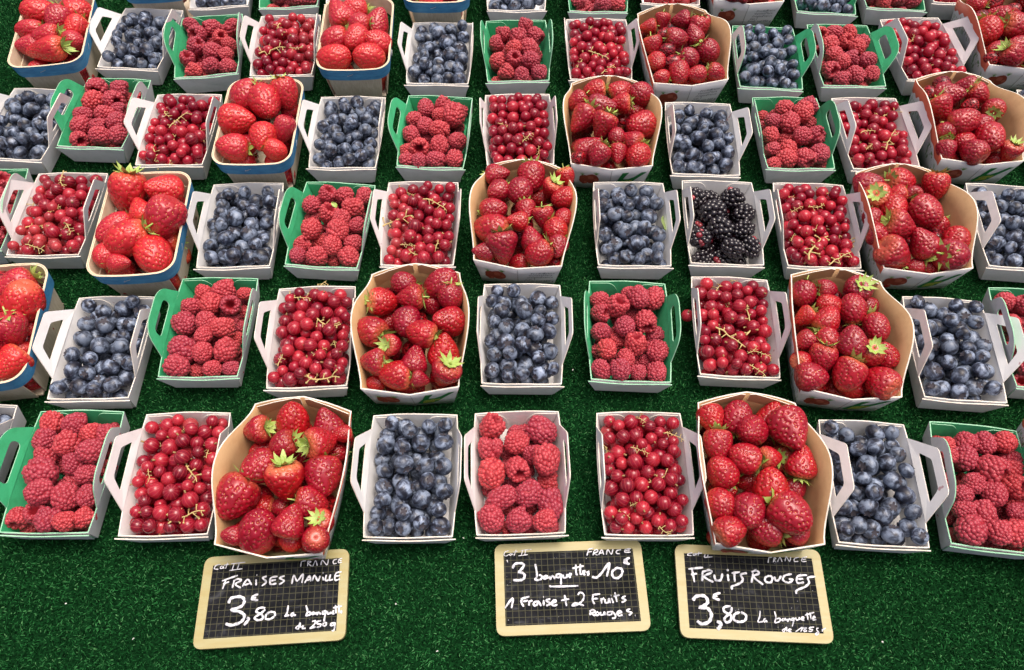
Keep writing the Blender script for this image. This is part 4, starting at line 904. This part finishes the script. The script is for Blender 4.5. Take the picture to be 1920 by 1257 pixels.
# ------------------------------------------------------------------ currant stems
def stem(seed):
    r=random.Random(seed); mb=MB(); n=6; p=Vector((-.5,0,0)); pts=[p.copy()]; a=r.uniform(-.5,.5)
    for i in range(n): a+=r.uniform(-.5,.5); p=p+Vector((math.cos(a),math.sin(a),r.uniform(-.15,.15)))*(1/n); pts.append(p.copy())
    e=pts[-1]-pts[0]; q=Matrix.Rotation(-math.atan2(e.y,e.x),3,'Z'); c0=(pts[0]+pts[-1])/2; pts=[q@(p_-c0)/max(.6,e.length) for p_ in pts]
    pts=catmull(pts,3); mb.tube(pts,[.026-.012*i/len(pts) for i in range(len(pts))],6)
    for i in range(2,len(pts)-1,2):
        s=1 if (i//2)%2 else -1; d=Vector((r.uniform(-.3,.6),s*r.uniform(.5,1),r.uniform(-.5,.5))).normalized(); L=r.uniform(.08,.24)
        q=[pts[i],pts[i]+d*L*.5,pts[i]+d*L+Vector((0,0,-.03))]; mb.tube(q,[.017,.013,.020],5); mb.tube([q[2],q[2]+d*.03],[.030,.024],5)
    return mb.build('currant_stem',[M['stem']],True)
STEM=[stem(s) for s in range(1,8)]
# hand-placed ones are read off the photograph: x, y, length px, image angle
ST={(1,'red currant',1):[(345,805,22,60),(362,880,60,-60),(385,845,30,110),(350,970,62,18),(277,890,28,-70),(312,832,20,30)],
    (1,'red currant',2):[(1210,793,30,-35),(1200,845,32,-20),(1230,895,52,8),(1262,820,36,-20),(1243,985,40,-55),(1135,845,18,-80),(1193,945,20,20),(1170,965,18,-30)],
    (2,'red currant',1):[(560,560,42,-5),(597,540,38,55),(612,600,55,-22),(625,650,32,-70),(530,670,34,70),(600,660,26,40),(605,705,62,-12)],
    (2,'red currant',2):[(1345,550,36,65),(1365,580,24,-70),(1365,630,66,-40),(1400,600,56,80),(1410,655,24,45),(1430,665,30,-35),(1415,695,40,-40),(1375,527,18,-30)],
    (3,'red currant',1):[(120,335,38,-70),(72,370,40,80),(102,392,22,35),(68,425,42,8),(125,430,34,-55),(65,465,36,-20),(148,370,24,-50)],
    (3,'red currant',2):[(815,385,44,-25),(745,415,54,15),(805,425,24,70),(823,455,42,75),(785,475,36,-25),(765,460,26,0),(770,365,20,-30)],
    (3,'red currant',3):[(1495,393,22,25),(1530,385,30,20),(1520,430,30,5),(1575,445,50,-40),(1535,465,66,50),(1575,485,46,30),(1487,445,18,60),(1480,370,16,-20),(1560,362,18,10)],
    (4,'red currant',1):[(315,210,36,-50),(335,225,40,45),(330,260,40,60),(370,250,24,40),(290,290,34,-60),(310,310,30,0)],(4,'red currant',2):[(990,258,28,50),(1008,280,22,80),(945,235,22,-20)],(4,'red currant',3):[(1628,215,30,8),(1668,215,36,22),(1628,248,26,10),(1670,262,42,60),(1633,275,26,40)],
    (5,'red currant',1):[(527,55,32,-75),(510,95,46,5),(555,88,24,0)],(5,'red currant',2):[(1122,45,36,35),(1155,85,44,42),(1122,103,36,-25),(1090,120,28,60),(1140,130,30,40)],(5,'red currant',3):[(1710,72,16,50),(1743,118,32,0)]}
inx={}
for ti,t in enumerate(TR):
    if t['fruit']=='red currant': inx[(t['rank'],'red currant',t['ord'])]=ti
si=0
for key,L in ST.items():
    ti=inx[key]; t=TR[ti]; Bs=[b for b in BERRY if b['t']==ti]
    P=np.array([list(b['p']) for b in Bs]); R=np.array([b['r'] for b in Bs])
    for n_,(px,py,ln,ang) in enumerate(sorted(L)):
        w0=unproject(px,py,.034); 
        d2=((P[:,:2]-np.array([w0.x,w0.y]))**2).sum(1); zz=np.where(d2<R*R*1.4,P[:,2]+np.sqrt(np.maximum(0,R*R-d2)),0); z=max(.034,float(zz.max())+.0008)
        w0=unproject(px,py,z); sz=ln*depth_of(w0)/F_PX; a=math.radians(ang); r=random.Random(si+50)
        x=(RIGHT*math.cos(a)+Vector((0,1,0))*math.sin(a)).normalized(); x=(x+Vector((0,0,r.uniform(-.15,.3)))).normalized(); zc=Vector((0,0,1)); y=zc.cross(x).normalized(); zc=x.cross(y)
        m=Matrix((x,y,zc)).transposed().to_4x4(); m.translation=w0; o=obj('currant_stem',STEM[si%7],None,m@Matrix.Scale(max(sz,.012)*1.15,4)); si+=1
        pos='leftmost' if n_==0 else ('rightmost' if n_==len(L)-1 else ORD[n_])
        if n_ not in (0,len(L)-1): pos+=' from left'
        tag(o,f"{pos.split(' ')[0]} bare yellowish stem{' from left' if ' ' in pos else ''} on the {ORD[t['ord']-1]} currant tray of the {RANK[t['rank']]} rank",'fruit stem','bare currant stems lying on the currants')
# a currant caught outside its tray, a leaf among blueberries, threads
p=unproject(1289,592,.024); o=obj('red_currant',CURR,None,Matrix.Translation(p)@Matrix.Scale(.0150,4)); tag(o,'single red currant hanging outside the left wall of a white currant tray','red currant')
obj('flower_tail',TAIL[0],o)
mb=MB()
def leaf(mb,L,W):
    V=[];K=7
    for i in range(K+1):
        t=i/K; w_=W*math.sin(math.pi*t)**.8; V+=[(t*L-L/2,-w_,.0015*math.sin(6*t)),(t*L-L/2,0,-.0012),(t*L-L/2,w_,.0012*math.cos(5*t))]
    mb.add(V,[f for i in range(K) for f in ((3*i,3*i+3,3*i+4,3*i+1),(3*i+1,3*i+4,3*i+5,3*i+2))])
leaf(mb,.026,.0055); p=unproject(1245,418,.031); o=obj('leaf',mb.build('leaf',[M['leafg']],True),None,Matrix.Translation(p)@Matrix.Rotation(1.5,4,'Z')@Matrix.Rotation(.9,4,'X')); tag(o,'narrow green leaf stuck upright beside blueberries in the third rank','leaf')
mb=MB(); leaf(mb,.012,.0028); p=unproject(627,384,.044); o=obj('leaf',mb.build('leaf',[M['leaf']],True),None,Matrix.Translation(p)@Matrix.Rotation(-.8,4,'Z')@Matrix.Rotation(.5,4,'X')); tag(o,'tiny pale leaf scrap lying on raspberries in the third rank','leaf')
mb=MB(); q=[unproject(x,y,.0385) for x,y in ((982,617),(990,615),(1000,618),(1010,619),(1019,617))]; c=sum(q,Vector())/5; mb.tube(catmull([v-c for v in q],4),.0006,6); o=obj('thread',mb.build('thread',[M['lint']],True),None,Matrix.Translation(c)); tag(o,'short white thread lying across blueberries in the second rank','thread')
# juice stains pressed on the card
for i_,(px,py,lb) in enumerate(((742,1133,'between the left and middle slates'),(124,1133,'left of the leftmost slate'),(1655,1205,'right of the rightmost slate'),(870,1010,'between blueberry and raspberry trays of the front rank'),(250,1198,'near the lower left corner of the leftmost slate'),(820,1222,'below the gap between left and middle slates'),(1074,694,'left of a green lined tray in the second rank'),(706,466,'between raspberry and currant trays of the third rank'))):
    r=random.Random(i_); mb=MB(); q=[Vector((r.uniform(-1,1),r.uniform(-1,1),r.uniform(0,.6)))*.0011 for _ in range(4)]; mb.tube(catmull(q,3),.00026+.0002*r.random(),5)
    o=obj('lint',mb.build('lint',[M['lint']],True),None,Matrix.Translation(unproject(px,py,.0036))); tag(o,'tiny white lint scrap on turf '+lb,'lint','scraps of white lint on the turf')
# ------------------------------------------------------------------ slates
def slate_obj(corners,label,strokes,ox,oy,sc,tilt):
    ztop=.0115
    Q=[unproject(x,y,ztop) for x,y in corners]                       # TL TR BR BL
    c=sum(Q,Vector())/4; ex=((Q[1]+Q[2])-(Q[0]+Q[3])).normalized(); wd=((Q[1]-Q[0]).length+(Q[2]-Q[3]).length)/2; ht=((Q[0]-Q[3]).length+(Q[1]-Q[2]).length)/2
    zc=Vector((0,0,1)); ey=zc.cross(ex); m=Matrix((ex,ey,zc)).transposed().to_4x4(); m.translation=c-Vector((0,0,.0045)); root=empty('price_slate',m); inv=m.inverted()
    tag(root,label,'price slate','price slates lying on the turf')
    outer=fillet([(-wd/2,-ht/2),(wd/2,-ht/2),(wd/2,ht/2),(-wd/2,ht/2)],.009,6); b=.0090; hole=[(-wd/2+b,-ht/2+b),(wd/2-b,-ht/2+b),(wd/2-b,ht/2-b),(-wd/2+b,ht/2-b)]
    pr=radial_ring(outer,hole,(0,0)); V=[];F=[]
    for o_,h_ in pr: V+=[(*o_,.0045),(*h_,.0045),(*o_,0),(*h_,0)]
    n=len(pr)
    for i in range(n): a,q=4*i,4*((i+1)%n); F+=[(a,q,q+1,a+1)[::1],(a+2,a+3,q+3,q+2),(a,a+2,q+2,q),(a+1,q+1,q+3,a+3)]
    obj('border',mesh('border',V,F,[M['slatef']],None,False),root)
    mb=MB(); mb.box((0,0,.0022),(wd-2*b-.0002,ht-2*b-.0002,.0040)); obj('board',mb.build('board',[M['slate']]),root)
    for word,wpx,polys in strokes:
        mb=MB(); k=0
        for pl in polys:
            pts=[]
            for x,y in pl:
                l=inv@unproject(ox+x/sc,oy+y/sc,ztop); pts.append(Vector((l.x,l.y,.0046+.00004*(k%5)))); k+=1
            rad=wpx*(.96 if wpx>=21 else .90)/sc/2*depth_of(c)/F_PX
            if len(pts)==1: pts=[pts[0],pts[0]+Vector((rad*.5,0,0))]
            q=catmull(pts,5); rr=[rad*(.72 if i in(0,len(q)-1) else 1.0+.18*math.sin(i*1.7+k)) for i in range(len(q))]
            mb.tube(q,rr,8,Vector((0,0,1)),.35)
        obj('chalk_writing',mb.build('chalk_writing',[M['chalk']],True),root)
S5=5.239
slate_obj([(388,1044),(657,1030),(645,1199),(357,1220)],'chalked slate priced for Fraises Manille, leftmost of the three slates',[
 ('cat',11,[[(385,305),(340,320),(325,350),(365,355)],[(400,320),(380,345),(405,345),(410,325),(420,350)],[(455,290),(435,350)],[(420,315),(470,305)],[(520,300),(500,360)],[(570,295),(550,355)],[(470,368),(600,350)],[(490,302),(630,285)]]),
 ('fr',11,[[(1180,275),(1172,330)],[(1180,278),(1225,270)],[(1245,270),(1240,325)],[(1245,275),(1275,280),(1250,300),(1280,325)],[(1290,328),(1320,270),(1335,322)],[(1370,315),(1385,265),(1430,312),(1445,258)],[(1530,255),(1495,270),(1495,300),(1525,295)],[(1580,245),(1550,258),(1545,290),(1580,285)],[(1550,272),(1575,268)]]),
 ('fraises',20,[[(400,470),(555,415)],[(440,455),(405,550)],[(410,500),(470,478)],[(520,470),(500,540)],[(510,475),(555,450),(590,465),(530,500),(585,540)],[(600,525),(650,455),(690,510)],[(620,510),(690,490)],[(735,455),(735,515)],[(740,412)],[(840,425),(800,440),(835,480),(790,520)],[(945,425),(880,440),(875,500),(935,495)],[(880,468),(930,458)],[(1015,420),(965,440),(1010,470),(960,505)]]),
 ('manille',19,[[(1085,500),(1105,415),(1140,470),(1195,400),(1185,490)],[(1210,490),(1260,420),(1270,475)],[(1225,465),(1265,455)],[(1285,470),(1310,415),(1340,470),(1365,420)],[(1390,430),(1395,465)],[(1390,390)],[(1425,410),(1415,465),(1450,460)],[(1465,405),(1455,460),(1490,455)],[(1575,380),(1520,395),(1510,460),(1560,450)],[(1515,425),(1560,415)]]),
 ('price',30,[[(465,690),(490,640),(580,625),(620,660),(590,720),(490,755),(570,770),(620,810),(590,870),(500,905),(435,890)],[(645,830),(660,850),(615,905)]]),
 ('cents',22,[[(755,600),(705,620),(695,650),(755,660)],[(690,640),(735,632)],[(825,735),(770,735),(735,770),(790,800),(800,840),(750,855),(720,830),(780,790),(825,750)],[(870,775),(835,800),(830,840),(870,845),(915,815),(915,780),(870,772)]]),
 ('barquette',20,[[(1050,710),(1040,780),(1020,815),(1060,805)],[(1110,780),(1080,795),(1085,815),(1110,800),(1120,815)],[(1225,710),(1240,770),(1225,810),(1265,800),(1265,775),(1240,780)],[(1305,775),(1285,785),(1290,800),(1310,785),(1318,800)],[(1330,775),(1335,800),(1350,778),(1370,800)],[(1420,765),(1390,770),(1390,795),(1415,785),(1420,765),(1400,870)],[(1435,765),(1440,795),(1465,780),(1470,795)],[(1475,785),(1495,765),(1485,790),(1505,790)],[(1515,705),(1520,790)],[(1545,705),(1550,790)],[(1490,735),(1580,715)],[(1560,780),(1575,765),(1570,790)]]),
 ('grams',18,[[(1150,910),(1125,930),(1150,940),(1165,880),(1170,930)],[(1180,925),(1200,910),(1190,935),(1220,935)],[(1285,868),(1320,865),(1300,905),(1265,935),(1320,920)],[(1375,860),(1335,870),(1335,890),(1370,895),(1360,920),(1330,925)],[(1400,880),(1390,905),(1415,910),(1425,885),(1405,878)],[(1500,880),(1470,890),(1470,910),(1500,900),(1510,880),(1500,950),(1475,960)]])],340,1000,S5,0)
slate_obj([(928,1019),(1200,1014),(1222,1180),(930,1196)],'chalked slate offering three barquettes for ten euros, middle of the three slates',[
 ('cat',9,[[(285,225),(250,235),(235,265),(255,278),(285,262)],[(310,250),(290,262),(300,272),(320,255),(325,270)],[(355,215),(335,275)],[(325,240),(370,232)],[(420,220),(405,270)],[(450,218),(438,268)],[(375,276),(470,264)],[(400,222),(505,212)],[(265,315),(272,340)]]),
 ('france',13,[[(1065,215),(1050,275)],[(1060,212),(1115,200)],[(1058,240),(1100,232)],[(1120,225),(1110,272)],[(1118,225),(1150,215),(1155,235),(1120,250),(1155,268)],[(1165,268),(1195,215),(1215,265)],[(1175,250),(1210,245)],[(1240,265),(1255,215),(1290,258),(1305,210)],[(1385,215),(1345,225),(1340,250),(1375,255)],[(1480,205),(1430,212),(1425,240),(1480,238)],[(1428,225),(1470,220)]]),
 ('three',26,[[(320,400),(345,355),(410,350),(430,375),(385,430),(375,435),(430,450),(435,490),(400,515),(325,515)]]),
 ('barquettes',21,[[(543,355),(560,470),(540,510),(590,510),(610,480),(580,460)],[(655,470),(630,480),(625,500),(650,498),(660,475),(668,500)],[(685,475),(690,505),(700,480),(720,478),(735,505)],[(790,455),(755,460),(750,485),(785,485),(795,455),(795,560)],[(815,460),(820,490),(850,485),(855,460),(862,488)],[(870,475),(895,460),(885,450),(870,470),(890,492)],[(940,360),(945,450),(960,460)],[(905,400),(1020,375)],[(985,355),(985,445),(1000,460)],[(1005,445),(1030,430),(1015,425),(1010,455),(1035,460)],[(1075,430),(1050,440),(1070,455),(1050,468)],[(690,565),(715,578),(965,570)]]),
 ('ten',25,[[(1100,480),(1140,490),(1190,450),(1270,345),(1245,480)],[(1335,400),(1300,430),(1305,480),(1350,495),(1390,460),(1395,410),(1350,395),(1330,402)],[(1470,295),(1425,315),(1420,345),(1470,355)],[(1410,330),(1450,325)]]),
 ('fraise',21,[[(245,790),(320,690),(310,790)],[(400,700),(485,675)],[(415,695),(405,730),(430,775)],[(420,725),(470,715)],[(485,715),(480,765)],[(485,725),(515,715)],[(565,720),(530,735),(530,765),(560,755),(570,720),(600,770)],[(625,710),(625,765)],[(620,680)],[(690,700),(650,715),(690,745),(650,765)],[(700,745),(745,725),(730,710),(705,735),(720,765),(760,755)],[(795,715),(875,700)],[(830,660),(850,770)]]),
 ('fruits',20,[[(960,660),(985,635),(1020,660),(1010,710),(960,755),(905,765),(940,740),(1020,765)],[(1100,660),(1180,650)],[(1110,665),(1105,710),(1125,750)],[(1100,700),(1160,695)],[(1190,690),(1195,745)],[(1195,705),(1220,690)],[(1225,700),(1230,735),(1260,730),(1265,695),(1280,740)],[(1290,690),(1310,740)],[(1285,665)],[(1325,635),(1345,730)],[(1310,675),(1370,660)],[(1430,670),(1395,690),(1430,710),(1390,735)]]),
 ('rouges',19,[[(1085,815),(1080,860)],[(1075,820),(1110,805),(1130,825),(1095,840),(1130,865)],[(1160,825),(1135,840),(1140,860),(1165,855),(1170,830)],[(1185,825),(1185,855),(1215,850),(1220,825),(1230,860)],[(1290,825),(1255,830),(1255,855),(1290,850),(1300,825),(1330,860),(1325,885),(1295,890)],[(1340,845),(1390,830),(1370,815),(1345,840),(1365,865),(1400,855)],[(1475,795),(1440,815),(1490,835),(1460,860)],[(1522,862)]])],900,990,S5,0)
slate_obj([(1268,1020),(1538,1032),(1563,1207),(1273,1196)],'chalked slate priced for Fruits Rouges, rightmost of the three slates',[
 ('cat',12,[[(305,245),(265,255),(260,270),(295,272)],[(325,250),(310,268),(330,268),(338,250),(345,270)],[(370,235),(360,275)],[(345,255),(400,248)],[(430,260),(420,290)],[(460,262),(450,292)],[(420,292),(500,285)]]),
 ('france',11,[[(1055,290),(1048,345)],[(1055,292),(1090,288)],[(1105,290),(1100,338)],[(1105,292),(1125,300),(1105,315),(1128,338)],[(1140,335),(1165,290),(1185,335)],[(1215,330),(1225,285),(1260,330),(1270,285)],[(1350,290),(1310,300),(1305,330),(1345,330)],[(1430,285),(1385,298),(1380,330),(1425,330)],[(1385,312),(1420,308)]]),
 ('fruits',23,[[(265,405),(410,390)],[(300,400),(325,535)],[(290,460),(350,450)],[(405,430),(400,525)],[(400,435),(470,415),(490,440),(420,480),(510,535)],[(520,460),(530,510),(580,515),(600,450)],[(650,455),(660,525)],[(640,420),(660,412)],[(690,445),(770,435)],[(715,440),(720,530)],[(840,445),(780,460),(800,510),(770,545),(690,580),(700,605)]]),
 ('rouges',22,[[(900,440),(885,540)],[(885,435),(930,420),(960,450),(905,480),(1000,560)],[(1060,470),(1020,490),(1025,530),(1075,535),(1090,490),(1060,470)],[(1110,480),(1120,515),(1150,515),(1175,470)],[(1280,455),(1210,470),(1195,515),(1250,540),(1290,510),(1250,505)],[(1430,465),(1340,475),(1335,540),(1400,535)],[(1340,505),(1390,500)],[(1510,480),(1440,490),(1450,540),(1410,580),(1330,615),(1325,650)]]),
 ('price',34,[[(310,715),(340,675),(420,670),(455,720),(430,760),(375,785),(450,790),(490,850),(470,920),(400,945),(350,915)],[(545,920),(585,940),(575,970),(550,1000)]]),
 ('cents',25,[[(580,640),(525,655),(515,690),(575,710)],[(510,675),(550,670)],[(680,770),(620,780),(615,820),(680,860),(680,910),(640,930),(620,890),(680,830),(690,780)],[(770,830),(720,850),(710,900),(760,925),(820,910),(830,860),(780,828)]]),
 ('barquette',15,[[(970,815),(965,870),(950,925),(1000,920)],[(1025,890),(1005,905),(1012,925),(1030,910),(1036,930)],[(1110,820),(1125,880),(1115,930),(1160,920),(1165,890),(1130,895)],[(1200,890),(1180,910),(1205,910),(1215,890),(1222,912)],[(1235,895),(1240,920),(1260,893),(1275,915)],[(1300,885),(1270,900),(1295,910),(1305,885),(1285,970)],[(1320,880),(1325,905),(1350,900),(1355,880),(1360,905)],[(1370,900),(1400,885),(1385,875),(1375,900),(1405,910)],[(1430,835),(1440,905)],[(1460,830),(1470,900)],[(1410,860),(1500,830)],[(1480,895),(1510,880),(1495,870),(1490,905),(1520,900)]]),
 ('grams',12,[[(1215,990),(1190,1005),(1205,1022),(1228,975),(1232,1022)],[(1245,1010),(1275,1000),(1255,995),(1245,1015),(1280,1025)],[(1318,1022),(1385,978),(1368,1022)],[(1425,982),(1395,985),(1415,1000),(1425,1015),(1400,1018),(1405,1000),(1428,983)],[(1500,975),(1460,980),(1455,995),(1485,1000),(1470,1018),(1445,1015)],[(1545,985),(1525,990),(1530,1010),(1545,1030),(1530,1053),(1512,1045),(1545,1015)],[(1580,995),(1582,1020)],[(1582,1003),(1615,985)]])],1240,990,S5,0)
# ------------------------------------------------------------------ turf pile
def turf_blades(n):
    r=np.random.default_rng(3); u=r.uniform(-140,2060,n*3); v=r.uniform(-70,1330,n*3)
    # even density on the ground: sample ground points
    x0,x1,y0,y1=-1.15,1.15,.04,1.22; P=np.stack([r.uniform(x0,x1,n*2),r.uniform(y0,y1,n*2)],1)
    zc=P[:,1]*CP+CAM_H*SP; px=960+F_PX*P[:,0]/zc; py=628.5-F_PX*(P[:,1]*SP-CAM_H*CP)/zc
    keep=(px>-330)&(px<2250)&(py>-60)&(py<1330)
    for t in TR:
        k=t['kind']; hw,hl=((W_K/2-.012,L_K/2-.010) if k=='SK' else (W_S/2-.019,L_S/2-.019) if k=='SW' else (W_B/2-.010,L_W/2-.008))
        d=P-np.array([t['c'].x,t['c'].y]); c,s=math.cos(t['rot']),math.sin(t['rot']); lx=d[:,0]*c+d[:,1]*s; ly=-d[:,0]*s+d[:,1]*c
        keep&=~((abs(lx)<hw)&(abs(ly)<hl))
    P=P[keep][:n]; n=len(P)
    cl=.5+.5*np.sin(P[:,0]*900+3*np.sin(P[:,1]*700))*np.sin(P[:,1]*800+2*np.sin(P[:,0]*650)); h=r.uniform(.0022,.0042,n)*(.75+.7*cl); az=r.uniform(0,2*np.pi,n); lean=r.uniform(.2,1.45,n); wd=r.uniform(.00028,.00062,n); saz=az+np.pi/2+r.uniform(-.7,.7,n)
    for (cx,cy,w_,l_,ro) in SLATES:
        d=P-np.array([cx,cy]); c,s=math.cos(ro),math.sin(ro); m=(abs(d[:,0]*c+d[:,1]*s)<w_/2-.002)&(abs(-d[:,0]*s+d[:,1]*c)<l_/2-.002); h[m]=.003
    D=np.stack([np.cos(az)*np.sin(lean),np.sin(az)*np.sin(lean),np.cos(lean)],1); Sd=np.stack([np.cos(saz),np.sin(saz),np.zeros(n)],1)*wd[:,None]
    B=np.concatenate([P,np.zeros((n,1))],1); mid=B+D*(h*.55)[:,None]+np.array([0,0,1])*(h*.10)[:,None]; tip=B+D*h[:,None]-np.array([0,0,1])*(h*.10*lean)[:,None]
    V=np.stack([B-Sd,B+Sd,mid+Sd*.9,mid-Sd*.9,tip],1).reshape(-1,3)
    base=np.arange(n)*5; loops=np.stack([base,base+1,base+2,base+3,base+3,base+2,base+4],1).ravel().astype(np.int32); ls=np.stack([np.arange(n)*7,np.arange(n)*7+4],1).ravel().astype(np.int32)
    me=bpy.data.meshes.new('turf_pile'); me.vertices.add(len(V)); me.vertices.foreach_set('co',V.astype(np.float32).ravel()); me.loops.add(len(loops)); me.loops.foreach_set('vertex_index',loops)
    me.polygons.add(2*n); me.polygons.foreach_set('loop_start',ls); me.materials.append(M['turf'])
    a=me.attributes.new('rnd','FLOAT','POINT'); a.data.foreach_set('value',np.repeat(r.random(n),5).astype(np.float32)); me.update(calc_edges=True)
    return me
SLATES=[]
for o in COL.objects:
    if o.name.startswith('price_slate'): SLATES.append((o.location.x,o.location.y,.152,.092,o.rotation_euler.z))
o=obj('turf_pile',turf_blades(480000)); o['kind']='stuff'; tag(o,'short dark green artificial grass pile covering the whole stall surface','artificial grass')
print('tris',sum(sum(len(p.vertices)-2 for p in m.polygons) for m in {o.data for o in COL.objects if o.type=='MESH'}))
print('berries',len(BERRY),'objects',len(COL.objects),{k:len(v) for k,v in stuff.items()},{f:sum(1 for b in BERRY if b['f']==f and b.get('solo')) for f in PLUR})
